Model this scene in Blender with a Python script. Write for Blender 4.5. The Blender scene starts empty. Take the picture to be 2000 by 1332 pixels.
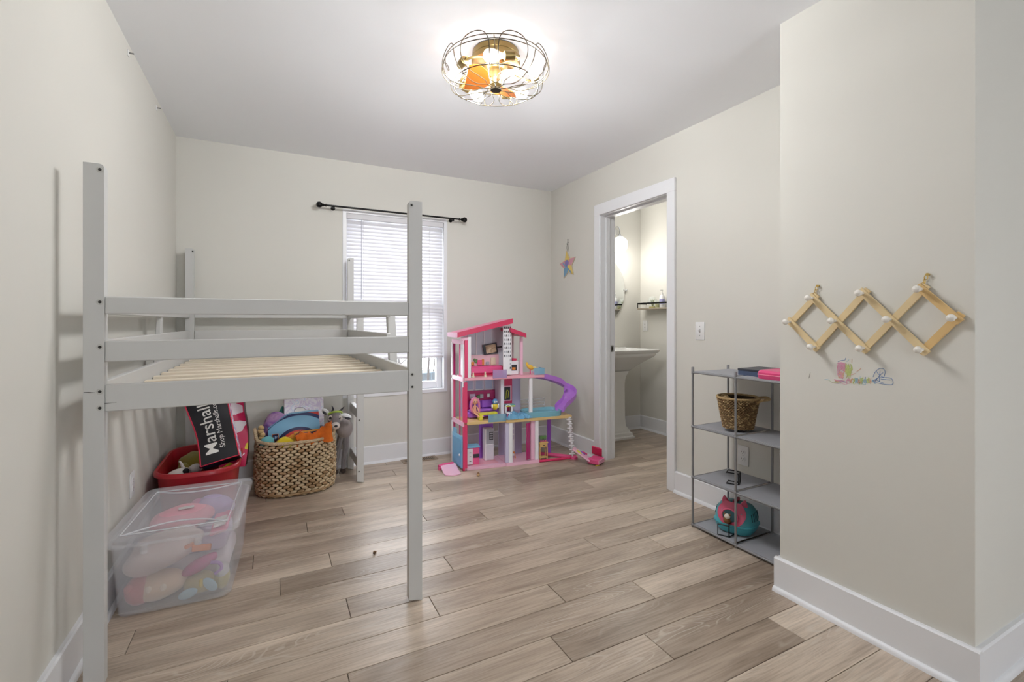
import bpy, bmesh, math, random
from mathutils import Vector, Matrix, Euler
R = math.radians
scene = bpy.context.scene
C = scene.collection
random.seed(7)

# ------------------------------------------------------------------ camera
H_CAM = 1.18
F_PX, HORIZON, YAW = 916.45, 628.14, 0.4726
cd = bpy.data.cameras.new('camera')
cd.sensor_width = 36.0
cd.lens = 36.0 * F_PX / 2000.0
cd.shift_y = (HORIZON - 666.0) / 2000.0
cd.clip_start = 0.02
cam = bpy.data.objects.new('camera', cd)
C.objects.link(cam)
cam.location = (0, 0, H_CAM)
cam.rotation_euler = (R(90), 0, -YAW)
scene.camera = cam

# ------------------------------------------------------------------ world, exposure
w = bpy.data.worlds.new('overcast_sky'); scene.world = w; w.use_nodes = True
bgn = w.node_tree.nodes['Background']
bgn.inputs[0].default_value = (0.93, 0.97, 1.03, 1)
bgn.inputs[1].default_value = 6.0
scene.view_settings.view_transform = 'Standard'
scene.view_settings.look = 'None'
scene.view_settings.gamma = 1.0
scene.view_settings.use_curve_mapping = False
scene.view_settings.exposure = 0.46
scene.cycles.max_bounces = 6
scene.cycles.glossy_bounces = 3
scene.cycles.transmission_bounces = 3
scene.cycles.diffuse_bounces = 4
scene.cycles.transparent_max_bounces = 14
scene.cycles.caustics_reflective = False
scene.cycles.caustics_refractive = False
scene.cycles.sample_clamp_indirect = 6.0
BULB_W = 15.0        # watts of each bulb in the ceiling lamp
GLOBE_W = 4.5       # watts of each bathroom globe

def sky_portal(name, loc, rot, sx, sy):
    """guides the sampling of sky light through a window; gives off no light of its own"""
    ld = bpy.data.lights.new(name, 'AREA'); ld.shape = 'RECTANGLE'; ld.size = sx; ld.size_y = sy; ld.cycles.is_portal = True
    o = bpy.data.objects.new(name, ld); C.objects.link(o); o.location = loc; o.rotation_euler = rot
sky_portal('window_portal', (0.953, 4.14, 1.326), (math.pi / 2, 0, 0), 0.86, 1.5)
sky_portal('fill_window_portal', (1.375, -3.54, 1.2), (-math.pi / 2, 0, 0), 1.65, 1.6)  # portal of the window added behind the camera for fill light

# ------------------------------------------------------------------ materials
def lin(c):
    out = []
    for x in c[:3]:
        x = x / 255.0
        out.append(x / 12.92 if x <= 0.04045 else ((x + 0.055) / 1.055) ** 2.4)
    return (*out, 1.0)

MATS = {}
def mat(name, rgb, rough=0.5, metal=0.0, var=0.05, scale=12.0, bump=0.0, bump_scale=60.0, spec=0.5, sheen=0.0,
        coat=0.0, alpha=None, trans=None, emit=None, estr=0.0):
    """procedural material: a base colour broken up by noise, with fine bump"""
    if name in MATS: return MATS[name]
    m = bpy.data.materials.new(name); m.use_nodes = True
    nt = m.node_tree; N = nt.nodes; L = nt.links
    b = N['Principled BSDF']; out = N['Material Output']
    b.inputs['Roughness'].default_value = rough
    b.inputs['Metallic'].default_value = metal
    b.inputs['Specular IOR Level'].default_value = spec
    if sheen: b.inputs['Sheen Weight'].default_value = sheen
    if coat: b.inputs['Coat Weight'].default_value = coat
    col = lin(rgb)
    tc = N.new('ShaderNodeTexCoord')
    nz = N.new('ShaderNodeTexNoise'); nz.inputs['Scale'].default_value = scale; nz.inputs['Detail'].default_value = 2
    L.new(tc.outputs['Object'], nz.inputs['Vector'])
    mx = N.new('ShaderNodeMix'); mx.data_type = 'RGBA'
    mx.inputs[6].default_value = tuple(max(0, x * (1 - var)) for x in col[:3]) + (1,)
    mx.inputs[7].default_value = tuple(min(1, x * (1 + var)) for x in col[:3]) + (1,)
    L.new(nz.outputs['Fac'], mx.inputs[0])
    L.new(mx.outputs[2], b.inputs['Base Color'])
    if bump:
        n2 = N.new('ShaderNodeTexNoise'); n2.inputs['Scale'].default_value = bump_scale; n2.inputs['Detail'].default_value = 3
        L.new(tc.outputs['Object'], n2.inputs['Vector'])
        bp = N.new('ShaderNodeBump'); bp.inputs['Strength'].default_value = bump; bp.inputs['Distance'].default_value = 0.004
        L.new(n2.outputs['Fac'], bp.inputs['Height']); L.new(bp.outputs['Normal'], b.inputs['Normal'])
    if emit is not None:
        b.inputs['Emission Color'].default_value = lin(emit); b.inputs['Emission Strength'].default_value = estr
    last = b.outputs[0]
    if trans:
        t = N.new('ShaderNodeBsdfTranslucent'); L.new(mx.outputs[2], t.inputs['Color'])
        ms = N.new('ShaderNodeMixShader'); ms.inputs[0].default_value = trans
        L.new(last, ms.inputs[1]); L.new(t.outputs[0], ms.inputs[2]); last = ms.outputs[0]
    if alpha is not None:
        t = N.new('ShaderNodeBsdfTransparent'); t.inputs[0].default_value = (1, 1, 1, 1)
        ms = N.new('ShaderNodeMixShader'); ms.inputs[0].default_value = alpha
        L.new(t.outputs[0], ms.inputs[1]); L.new(last, ms.inputs[2]); last = ms.outputs[0]
    L.new(last, out.inputs[0])
    MATS[name] = m
    return m

def mat_patches(name, cols, scale=30.0, rough=0.7, kind='voronoi', bump=0.0):
    """printed or tie-dyed stuff: patches of several colours"""
    if name in MATS: return MATS[name]
    m = bpy.data.materials.new(name); m.use_nodes = True
    nt = m.node_tree; N = nt.nodes; L = nt.links; b = N['Principled BSDF']
    b.inputs['Roughness'].default_value = rough
    tc = N.new('ShaderNodeTexCoord')
    if kind == 'voronoi':
        t = N.new('ShaderNodeTexVoronoi'); t.inputs['Scale'].default_value = scale
        L.new(tc.outputs['Object'], t.inputs['Vector'])
        sp = N.new('ShaderNodeSeparateColor'); L.new(t.outputs['Color'], sp.inputs[0]); fac = sp.outputs[0]
    else:
        t = N.new('ShaderNodeTexNoise'); t.inputs['Scale'].default_value = scale; t.inputs['Detail'].default_value = 2
        t.inputs['Distortion'].default_value = 0.8
        L.new(tc.outputs['Object'], t.inputs['Vector']); fac = t.outputs['Fac']
    cr = N.new('ShaderNodeValToRGB'); L.new(fac, cr.inputs[0])
    e = cr.color_ramp.elements
    lo, hi = (0.0, 1.0) if kind == 'voronoi' else (0.3, 0.7)
    n = len(cols)
    while len(e) < n: e.new(0.5)
    for i, c in enumerate(cols):
        e[i].position = lo + (hi - lo) * i / max(1, n - 1) if kind != 'voronoi' else i / n
        e[i].color = lin(c)
    if kind == 'voronoi': cr.color_ramp.interpolation = 'CONSTANT'
    L.new(cr.outputs[0], b.inputs['Base Color'])
    MATS[name] = m
    return m

def mat_plank():
    m = bpy.data.materials.new('plank_wood'); m.use_nodes = True
    nt = m.node_tree; N = nt.nodes; L = nt.links; b = N['Principled BSDF']
    b.inputs['Roughness'].default_value = 0.33
    tc = N.new('ShaderNodeTexCoord'); oi = N.new('ShaderNodeObjectInfo')
    ofs = N.new('ShaderNodeVectorMath'); ofs.operation = 'SCALE'
    cmb = N.new('ShaderNodeCombineXYZ')
    for i in range(3): L.new(oi.outputs['Random'], cmb.inputs[i])
    L.new(cmb.outputs[0], ofs.inputs[0]); ofs.inputs['Scale'].default_value = 37.0
    add = N.new('ShaderNodeVectorMath'); add.operation = 'ADD'
    L.new(tc.outputs['Object'], add.inputs[0]); L.new(ofs.outputs[0], add.inputs[1])
    def stretched(sx, sy, detail, dist=0.0, sc=1.0):
        mp = N.new('ShaderNodeMapping'); mp.inputs['Scale'].default_value = (sx, sy, 1)
        L.new(add.outputs[0], mp.inputs[0])
        n = N.new('ShaderNodeTexNoise'); n.inputs['Scale'].default_value = sc; n.inputs['Detail'].default_value = detail
        n.inputs['Distortion'].default_value = dist
        L.new(mp.outputs[0], n.inputs['Vector']); return n
    broad = stretched(1.6, 11, 3, 0.6)
    fine = stretched(7, 150, 5, 0.3)
    # cathedral figure: rings of a stretched, warped field
    mp = N.new('ShaderNodeMapping'); mp.inputs['Scale'].default_value = (1.1, 6.5, 1)
    L.new(add.outputs[0], mp.inputs[0])
    fld = N.new('ShaderNodeTexNoise'); fld.inputs['Scale'].default_value = 1.0; fld.inputs['Detail'].default_value = 1.5; fld.inputs['Distortion'].default_value = 0.9
    L.new(mp.outputs[0], fld.inputs['Vector'])
    mul = N.new('ShaderNodeMath'); mul.operation = 'MULTIPLY'; mul.inputs[1].default_value = 150.0
    L.new(fld.outputs['Fac'], mul.inputs[0])
    sn = N.new('ShaderNodeMath'); sn.operation = 'SINE'; L.new(mul.outputs[0], sn.inputs[0])
    pw = N.new('ShaderNodeMapRange'); pw.inputs[1].default_value = 0.55; pw.inputs[2].default_value = 1.0
    L.new(sn.outputs[0], pw.inputs[0])
    msk = N.new('ShaderNodeMapRange'); msk.inputs[1].default_value = 0.5; msk.inputs[2].default_value = 0.68
    mk = stretched(1.3, 9, 2, 0.5); L.new(mk.outputs['Fac'], msk.inputs[0])
    fig = N.new('ShaderNodeMath'); fig.operation = 'MULTIPLY'; L.new(pw.outputs[0], fig.inputs[0]); L.new(msk.outputs[0], fig.inputs[1])
    # colour: per-plank tone (object colour), darkened in broad streaks, limed in the figure
    dk = N.new('ShaderNodeMix'); dk.data_type = 'RGBA'; dk.blend_type = 'MULTIPLY'
    cr = N.new('ShaderNodeValToRGB'); e = cr.color_ramp.elements
    e[0].position = 0.3; e[0].color = (0.60, 0.56, 0.53, 1); e[1].position = 0.62; e[1].color = (1.06, 1.05, 1.04, 1)
    L.new(broad.outputs['Fac'], cr.inputs[0])
    dk.inputs[0].default_value = 0.85; L.new(oi.outputs['Color'], dk.inputs[6]); L.new(cr.outputs[0], dk.inputs[7])
    fn = N.new('ShaderNodeMix'); fn.data_type = 'RGBA'; fn.blend_type = 'MULTIPLY'; fn.inputs[0].default_value = 0.75
    cf = N.new('ShaderNodeValToRGB'); e = cf.color_ramp.elements
    e[0].position = 0.34; e[0].color = (0.72, 0.70, 0.68, 1); e[1].position = 0.58; e[1].color = (1.05, 1.05, 1.05, 1)
    L.new(fine.outputs['Fac'], cf.inputs[0]); L.new(dk.outputs[2], fn.inputs[6]); L.new(cf.outputs[0], fn.inputs[7])
    lm = N.new('ShaderNodeMix'); lm.data_type = 'RGBA'; lm.inputs[7].default_value = lin((206, 197, 184))
    fs = N.new('ShaderNodeMath'); fs.operation = 'MULTIPLY'; fs.inputs[1].default_value = 0.5; L.new(fig.outputs[0], fs.inputs[0])
    L.new(fs.outputs[0], lm.inputs[0]); L.new(fn.outputs[2], lm.inputs[6])
    L.new(lm.outputs[2], b.inputs['Base Color'])
    return m

M_WALL = mat('wall_paint', (215.5, 213.5, 206), 0.75, var=0.015, scale=3, spec=0.3)
M_CEIL = mat('ceiling_paint', (247, 249, 253), 0.85, var=0.012, scale=3, spec=0.2)
M_TRIM = mat('trim_paint', (232, 233, 236), 0.35, var=0.012, scale=5)
M_PLANK = mat_plank()
M_JOINT = mat('joint_dark', (92, 80, 68), 0.8, var=0.1)
M_WHITE = mat('white_plastic', (232, 232, 232), 0.35, var=0.01)
M_BLIND = mat('blind_vinyl', (236, 235, 238), 0.5, var=0.01, trans=0.2)
M_BLACK = mat('black_metal', (22, 21, 21), 0.4, metal=0.6, var=0.15)
M_BED = mat('bed_paint', (200, 200, 198), 0.42, var=0.025, scale=6)
M_PINE = mat('pine_slat', (234, 222, 200), 0.6, var=0.10, scale=9, bump=0.05)
M_STEEL = mat('steel', (150, 150, 150), 0.35, metal=1.0, var=0.08)
M_DARK = mat('dark_hole', (40, 38, 36), 0.7, var=0.1)

# ------------------------------------------------------------------ mesh builder
def frame_from(d):
    d = Vector(d).normalized()
    up = Vector((0, 0, 1)) if abs(d.z) < 0.95 else Vector((1, 0, 0))
    x = up.cross(d).normalized(); y = d.cross(x)
    return x, y, d

class MB:
    def __init__(s): s.v = []; s.f = []; s.m = []
    def add(s, V, F, m=0, T=None):
        o = len(s.v)
        for q in V:
            q = Vector(q)
            s.v.append(T @ q if T is not None else q)
        for f in F: s.f.append([o + i for i in f]); s.m.append(m)
        return s
    def box(s, x0, x1, y0, y1, z0, z1, b=0.0, m=0, T=None, seg=1):
        if b <= 0:
            V = [(x, y, z) for z in (z0, z1) for y in (y0, y1) for x in (x0, x1)]
            F = [(0, 2, 3, 1), (4, 5, 7, 6), (0, 1, 5, 4), (2, 6, 7, 3), (0, 4, 6, 2), (1, 3, 7, 5)]
            return s.add(V, F, m, T)
        bm = bmesh.new(); bmesh.ops.create_cube(bm, size=1)
        for q in bm.verts:
            q.co = Vector(((x0 + x1) / 2 + q.co.x * (x1 - x0), (y0 + y1) / 2 + q.co.y * (y1 - y0), (z0 + z1) / 2 + q.co.z * (z1 - z0)))
        bmesh.ops.bevel(bm, geom=list(bm.edges), offset=b, segments=seg, profile=0.5, affect='EDGES')
        bm.verts.index_update()
        s.add([q.co.copy() for q in bm.verts], [[q.index for q in f.verts] for f in bm.faces], m, T)
        bm.free(); return s
    def obox(s, c, sz, rot=(0, 0, 0), b=0.0, m=0, seg=1):
        T = Matrix.Translation(c) @ Euler(rot).to_matrix().to_4x4()
        return s.box(-sz[0] / 2, sz[0] / 2, -sz[1] / 2, sz[1] / 2, -sz[2] / 2, sz[2] / 2, b, m, T, seg)
    def tube(s, path, r, n=8, closed=False, caps=True, m=0, rs=None):
        P = [Vector(q) for q in path]; k = len(P); V = []; F = []
        def tan(i):
            a = P[(i - 1) % k] if closed or i > 0 else P[i]
            b = P[(i + 1) % k] if closed or i < k - 1 else P[i]
            d = b - a
            return d.normalized() if d.length > 1e-9 else Vector((0, 0, 1))
        x, y, d = frame_from(tan(0)); prev = d
        for i in range(k):
            d = tan(i)
            q = prev.rotation_difference(d); x = q @ x; x = (x - d * x.dot(d)).normalized(); y = d.cross(x); prev = d
            rr = rs[i] if rs else r
            for j in range(n):
                a = 2 * math.pi * j / n
                V.append(P[i] + (x * math.cos(a) + y * math.sin(a)) * rr)
        for i in range(k if closed else k - 1):
            for j in range(n):
                a = i * n + j; b2 = i * n + (j + 1) % n
                c = ((i + 1) % k) * n + (j + 1) % n; e = ((i + 1) % k) * n + j
                F.append((a, b2, c, e))
        if caps and not closed:
            F.append(tuple(reversed(range(n)))); F.append(tuple((k - 1) * n + j for j in range(n)))
        return s.add(V, F, m)
    def cyl(s, a, b, r, n=12, m=0, r2=None):
        return s.tube([a, b], r, n, m=m, rs=[r, r2 if r2 is not None else r])
    def lathe(s, prof, n=20, c=(0, 0, 0), axis=(0, 0, 1), m=0, a0=0.0, a1=2 * math.pi):
        x, y, d = frame_from(axis); c = Vector(c); V = []; F = []; k = len(prof)
        full = abs(a1 - a0 - 2 * math.pi) < 1e-6
        cols = n if full else n + 1
        for j in range(cols):
            a = a0 + (a1 - a0) * j / n
            for r, z in prof: V.append(c + (x * math.cos(a) + y * math.sin(a)) * r + d * z)
        for j in range(n):
            j2 = (j + 1) % cols
            for i in range(k - 1): F.append((j * k + i, j2 * k + i, j2 * k + i + 1, j * k + i + 1))
        if full:
            if prof[0][0] > 1e-6: F.append(tuple(j * k for j in reversed(range(cols))))
            if prof[-1][0] > 1e-6: F.append(tuple(j * k + k - 1 for j in range(cols)))
        return s.add(V, F, m)
    def ell(s, c, r, rot=(0, 0, 0), nu=14, nv=9, m=0, f=None):
        T = Matrix.Translation(c) @ Euler(rot).to_matrix().to_4x4()
        V = [(0, 0, -r[2])]; F = []
        for i in range(1, nv):
            ph = -math.pi / 2 + math.pi * i / nv
            for j in range(nu):
                a = 2 * math.pi * j / nu
                V.append((r[0] * math.cos(ph) * math.cos(a), r[1] * math.cos(ph) * math.sin(a), r[2] * math.sin(ph)))
        V.append((0, 0, r[2]))
        if f: V = [f(Vector(q)) for q in V]
        for j in range(nu): F.append((0, 1 + (j + 1) % nu, 1 + j))
        for i in range(nv - 2):
            for j in range(nu):
                a = 1 + i * nu + j; b2 = 1 + i * nu + (j + 1) % nu
                F.append((a, b2, b2 + nu, a + nu))
        t = len(V) - 1; o = 1 + (nv - 2) * nu
        for j in range(nu): F.append((o + j, o + (j + 1) % nu, t))
        return s.add(V, F, m, T)
    def prism(s, poly, a0, a1, axis='z', m=0, T=None):
        def P(u, v, t): return {'z': (u, v, t), 'y': (u, t, v), 'x': (t, u, v)}[axis]
        n = len(poly)
        V = [P(u, v, a0) for u, v in poly] + [P(u, v, a1) for u, v in poly]
        F = [tuple(range(n)), tuple(n + i for i in reversed(range(n)))] + [(i, n + i, n + (i + 1) % n, (i + 1) % n) for i in range(n)]
        return s.add(V, F, m, T)
    def loft(s, rings, cap0=True, cap1=True, m=0, closed=False):
        n = len(rings[0]); V = [q for r in rings for q in r]; F = []; k = len(rings)
        for i in range(k if closed else k - 1):
            for j in range(n):
                a = i * n + j; b2 = i * n + (j + 1) % n; o = ((i + 1) % k) * n
                F.append((a, b2, o + (j + 1) % n, o + j))
        if not closed:
            if cap0: F.append(tuple(reversed(range(n))))
            if cap1: F.append(tuple((k - 1) * n + j for j in range(n)))
        return s.add(V, F, m)
    def sheet(s, fn, nu, nv, th=0.002, m=0):
        """a thin cloth: fn(u, v) -> point, given real thickness"""
        P = [[Vector(fn(i / nu, j / nv)) for j in range(nv + 1)] for i in range(nu + 1)]
        top = []; bot = []
        for i in range(nu + 1):
            for j in range(nv + 1):
                du = P[min(i + 1, nu)][j] - P[max(i - 1, 0)][j]; dv = P[i][min(j + 1, nv)] - P[i][max(j - 1, 0)]
                nn = du.cross(dv); nn = nn.normalized() if nn.length > 1e-12 else Vector((0, 0, 1))
                top.append(P[i][j] + nn * th / 2); bot.append(P[i][j] - nn * th / 2)
        o = len(top); idx = lambda i, j: i * (nv + 1) + j; F = []
        for i in range(nu):
            for j in range(nv):
                a, b2, c, d = idx(i, j), idx(i + 1, j), idx(i + 1, j + 1), idx(i, j + 1)
                F.append((a, b2, c, d)); F.append((o + d, o + c, o + b2, o + a))
        for i in range(nu):
            F.append((idx(i, 0), o + idx(i, 0), o + idx(i + 1, 0), idx(i + 1, 0)))
            F.append((idx(i + 1, nv), o + idx(i + 1, nv), o + idx(i, nv), idx(i, nv)))
        for j in range(nv):
            F.append((idx(0, j + 1), o + idx(0, j + 1), o + idx(0, j), idx(0, j)))
            F.append((idx(nu, j), o + idx(nu, j), o + idx(nu, j + 1), idx(nu, j + 1)))
        return s.add(top + bot, F, m)
    def build(s, name, mats, parent=None, loc=None, smooth=35, label=None, world=False, rot=None):
        """one mesh object. parent: vertices are in the parent's own space (or in world space when world=True).
        No parent: vertices are in world space and the origin goes to loc (default: middle of the base)."""
        V = s.v
        if parent is not None and world:
            inv = MATRIX[parent.name].inverted(); V = [inv @ q for q in V]
        if parent is None and rot is None:
            if loc is None:
                xs = [q.x for q in V]; ys = [q.y for q in V]; zs = [q.z for q in V]
                loc = Vector(((min(xs) + max(xs)) / 2, (min(ys) + max(ys)) / 2, min(zs)))
            loc = Vector(loc); V = [q - loc for q in V]
        me = bpy.data.meshes.new(name); me.from_pydata([tuple(q) for q in V], [], s.f)
        ms = mats if isinstance(mats, (list, tuple)) else [mats]
        for q in ms: me.materials.append(q)
        if len(ms) > 1: me.polygons.foreach_set('material_index', s.m)
        bm = bmesh.new(); bm.from_mesh(me); bmesh.ops.recalc_face_normals(bm, faces=list(bm.faces)); bm.to_mesh(me); bm.free()
        if smooth:
            me.polygons.foreach_set('use_smooth', [True] * len(me.polygons)); me.set_sharp_from_angle(angle=R(smooth))
        o = bpy.data.objects.new(name, me); C.objects.link(o)
        if parent is not None: o.parent = parent
        elif loc is not None: o.location = loc
        if rot is not None: o.rotation_euler = rot
        if label: o['label'] = label
        return o

MATRIX = {}
def thing(name, label, cat, loc=(0, 0, 0), rz=0.0, group=None, rot=None, kind=None):
    o = bpy.data.objects.new(name, None); C.objects.link(o); o.empty_display_size = 0.05
    o.location = loc; o.rotation_euler = rot if rot else (0, 0, rz)
    if kind: o['kind'] = kind
    if label: o['label'] = label
    if cat: o['category'] = cat
    if group: o['group'] = group
    MATRIX[o.name] = Matrix.Translation(loc) @ Euler(o.rotation_euler).to_matrix().to_4x4()
    return o
def tag(o, label, cat, group=None):
    o['label'] = label; o['category'] = cat
    if group: o['group'] = group
    return o
def struct(o, label=None):
    o['kind'] = 'structure'
    if label: o['label'] = label
    return o
def share(name, src, parent, loc=(0, 0, 0), rot=(0, 0, 0), color=None):
    """another piece that shares src's mesh"""
    o = bpy.data.objects.new(name, src.data); C.objects.link(o); o.parent = parent; o.location = loc; o.rotation_euler = rot
    return o
def copy_thing(o, parent=None):
    c = o.copy(); C.objects.link(c); c.parent = parent
    if parent is None: MATRIX[c.name] = o.matrix_basis.copy()
    for ch in [q for q in bpy.data.objects if q.parent == o]: copy_thing(ch, c)
    return c
def rrect(cx, cy, hx, hy, r, z, n=5):
    """ring: rounded rectangle at height z"""
    out = []
    for k, (sx, sy) in enumerate(((1, 1), (-1, 1), (-1, -1), (1, -1))):
        for i in range(n + 1):
            a = R(90 * k + 90 * i / n)
            out.append((cx + sx * (hx - r) + r * math.cos(a), cy + sy * (hy - r) + r * math.sin(a), z))
    return out
def spline(pts, n=8, closed=False):
    """Catmull-Rom through pts"""
    P = [Vector(q) for q in pts]; k = len(P); out = []
    g = (lambda i: P[i % k]) if closed else (lambda i: P[min(max(i, 0), k - 1)])
    for i in range(k if closed else k - 1):
        a, b, c, d = g(i - 1), g(i), g(i + 1), g(i + 2)
        for j in range(n):
            t = j / n
            out.append(0.5 * ((2 * b) + (c - a) * t + (2 * a - 5 * b + 4 * c - d) * t * t + (3 * b - a - 3 * c + d) * t ** 3))
    if not closed: out.append(P[-1].copy())
    return out
def text_mesh(mb, body, size, T, m=0, extrude=0.0008, offset=0.0, shear=0.0, xs=1.0):
    cu = bpy.data.curves.new('lettering', 'FONT'); cu.body = body; cu.size = size; cu.extrude = extrude; cu.offset = offset; cu.shear = shear
    cu.resolution_u = 3
    o = bpy.data.objects.new('lettering', cu); C.objects.link(o)
    dg = bpy.context.evaluated_depsgraph_get(); dg.update()
    me = bpy.data.meshes.new_from_object(o.evaluated_get(dg))
    S = Matrix.Diagonal((xs, 1, 1, 1))
    mb.add([S @ q.co for q in me.vertices], [list(f.vertices) for f in me.polygons], m, T)
    bpy.data.objects.remove(o); bpy.data.curves.remove(cu); bpy.data.meshes.remove(me)
    return mb
# ================================================================== the room
XL, XR, XP, YB, HC = -0.601, 2.494, 1.9855, 4.016, 2.485
YPF, YPN = 1.2987, 0.6565        # partition's far and near faces
YR, XE = -3.4, 3.3               # wall behind the camera, side wall of the entrance end
DY0, DY1, DZ = 2.452, 3.207, 2.082   # doorway to the bathroom
WX0, WX1, WZ0, WZ1 = 0.509, 1.397, 0.556, 2.095
BX1, BY1, BY0, BH = 3.65, 4.0, 1.9, 2.43  # bathroom
TW = 0.13

# ---- floor: one plank, one object
floor_slab = MB().box(XL - .1, BX1 + .1, YR - .1, YB + .1, -0.06, -0.006).build('floor', M_JOINT)
struct(floor_slab, 'grey brown oak plank floor')
FL = floor_slab.location.copy()
PW, PLEN, PY = 0.1505, 1.232, 1.955
JOINT = {-1: .599, 1: .767, 2: .031, 4: 1.149, -2: 1.101, -3: .225, -4: .929, -5: .02, -6: .528, 6: .178, 5: .817, 7: .394, 3: .257, 8: .989, 9: .761, 0: .28}
TONE = {(-1, -.2): .8, (-1, 1.2): .42, (-1, 2.2): .8, (1, .2): .62, (1, 1.4): .5, (1, 2.3): .85, (2, .6): .22, (2, 1.6): .75, (2, -.3): .7, (-2, .6): .72, (-2, 1.6): .3,
        (-3, .8): .3, (-3, 1.8): .72, (-3, -.3): .55, (-4, .4): .62, (-4, 1.5): .22, (-5, .7): .5, (-5, 1.5): .26, (-6, 1.2): .3, (-6, 1.9): .98, (0, 1.0): .48, (0, -.1): .78, (0, 1.9): .35,
        (3, .8): .7, (3, 1.9): .6, (3, -.2): .75, (4, .6): .35, (4, 1.6): .5, (4, 2.5): .62, (5, 1.4): .4, (5, 2.4): .82, (6, .9): .75, (6, 1.9): .45, (7, 1.1): .5, (7, 2.0): .18, (8, .5): .8, (8, 1.6): .55, (9, 1.2): .75,
        (6, 2.8): .8, (7, 3.2): .3, (8, 2.8): .5, (9, 2.9): .75, (10, 2.9): .6}
LIGHTC, DARKC = (216, 201, 183), (150, 134, 119)
rnd = random.Random(3)
for k in range(-13, 14):
    y0 = PY + k * PW; y1 = min(y0 + PW, YB + .02)
    if y1 - y0 < .02: continue
    x = JOINT.get(k, rnd.random() * PLEN)
    while x > XL: x -= PLEN
    xe = BX1 if y1 > BY0 - .2 else XE
    while x < xe:
        a, b = max(x, XL), min(x + PLEN, xe)
        if b - a > .03:
            t = rnd.choice((.25, .4, .5, .6, .75, .85))
            for (kk, xx), tv in TONE.items():
                if kk == k and x <= xx < x + PLEN: t = tv
            c = [LIGHTC[i] * t + DARKC[i] * (1 - t) for i in range(3)]
            hl, hw, g = (b - a) / 2, (y1 - y0) / 2, .0011
            o = MB().box(-hl + g, hl - g, -hw + g, hw - g, -.006, 0, b=.0014).build('plank', M_PLANK, floor_slab, smooth=0)
            o.location = Vector(((a + b) / 2, (y0 + y1) / 2, 0)) - FL
            lc = lin(c); o.color = lc
        x += PLEN
rear = MB().box(XL, XE, YR, PY - 13 * PW - .001, -.006, 0).build('plank', M_PLANK, floor_slab, smooth=0, world=False)
rear.location = -FL; rear.color = lin((186, 170, 154)); rear.name = 'entrance_boards'

# ---- walls and ceilings
def wall(name, boxes, m=M_WALL, label=None):
    mb = MB()
    for bx in boxes: mb.box(*bx)
    return struct(mb.build(name, m, smooth=0), label)
struct(MB().box(XL - TW, XE + TW, YR - TW, YB + TW, HC, HC + .1).build('ceiling', M_CEIL, smooth=0), 'smooth white painted ceiling')
wall('wall_left', [(XL - TW, XL, YR - TW, YB + TW, -.05, HC)], label='long greige wall beside the loft bed')
wall('wall_back', [(XL, WX0, YB, YB + TW, -.05, HC), (WX1, XR + TW, YB, YB + TW, -.05, HC), (WX0, WX1, YB, YB + TW, -.05, WZ0), (WX0, WX1, YB, YB + TW, WZ1, HC)], label='greige wall with the window')
wall('wall_right', [(XR, XR + TW, YPF, DY0 - .02, -.05, HC), (XR, XR + TW, DY1 + .02, YB, -.05, HC), (XR, XR + TW, DY0 - .02, DY1 + .02, DZ + .02, HC)], label='greige wall with the bathroom doorway')
wall('wall_partition', [(XP, XE + TW, YPN, YPF, -.05, HC)], label='greige projecting wall that carries the peg rack')
wall('wall_entrance', [(XE, XE + TW, YR, YPN, -.05, HC)], label='greige side wall of the entrance end')
VX0, VX1, VZ2, VZ3 = .55, 2.2, .4, 2.0   # opening of the added fill-light window in the rear wall
wall('wall_rear', [(XL, VX0, YR - TW, YR, -.05, HC), (VX1, XE + TW, YR - TW, YR, -.05, HC), (VX0, VX1, YR - TW, YR, -.05, VZ2), (VX0, VX1, YR - TW, YR, VZ3, HC)], label='greige wall behind the viewpoint')
wall('wall_bathroom_back', [(XR + TW, BX1 + TW, BY1, BY1 + TW, -.05, HC)], label='greige bathroom wall with the mirror')
wall('wall_bathroom_side', [(BX1, BX1 + TW, BY0, BY1, -.05, HC)], label='greige bathroom wall with the glass shelf')
wall('wall_bathroom_front', [(XR + TW, BX1, BY0 - TW, BY0, -.05, HC)], label='greige near wall of the bathroom')
struct(MB().box(XR + TW, BX1, BY0, BY1, BH, BH + .05).build('ceiling_bathroom', M_CEIL, smooth=0), 'white bathroom ceiling')

# ---- baseboards with quarter-round shoe moulding; path runs with the room on its left-hand side offset n
BBH, BBT = 0.146, 0.017
def baseboard(name, segs, label):
    """segs: (axis, fixed coordinate of the wall face, into-room sign, from, to)"""
    mb = MB(); sh = MB()
    for ax, c, sg, a, b in segs:
        prof = [(0, 0), (BBT, 0), (BBT, BBH - .006), (BBT - .005, BBH), (0, BBH)]
        sp = [(BBT, 0)] + [(BBT + .014 * math.cos(R(t)), .02 * math.sin(R(t))) for t in (0, 25, 50, 70, 90)]
        for tgt, pr in ((mb, prof), (sh, sp)):
            n = len(pr)
            def P(q, t): return (c + sg * q[0], t, q[1]) if ax == 'x' else (t, c + sg * q[0], q[1])
            V = [P(q, a) for q in pr] + [P(q, b) for q in pr]
            F = [tuple(range(n)), tuple(n + i for i in reversed(range(n)))] + [(i, n + i, n + (i + 1) % n, (i + 1) % n) for i in range(n)]
            tgt.add(V, F)
    o = struct(mb.build(name, M_TRIM, smooth=30), label)
    q = sh.build('shoe_moulding', M_TRIM, o, smooth=40); q.location = -o.location
    return o
baseboard('baseboard_left', [('x', XL, 1, YR, YB)], 'white baseboard along the wall beside the bed')
baseboard('baseboard_back', [('y', YB, -1, XL + BBT, XR - BBT)], 'white baseboard under the window')
baseboard('baseboard_right', [('x', XR, -1, YPF + BBT, DY0 - .075), ('x', XR, -1, DY1 + .078, YB)], 'white baseboard either side of the doorway')
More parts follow.
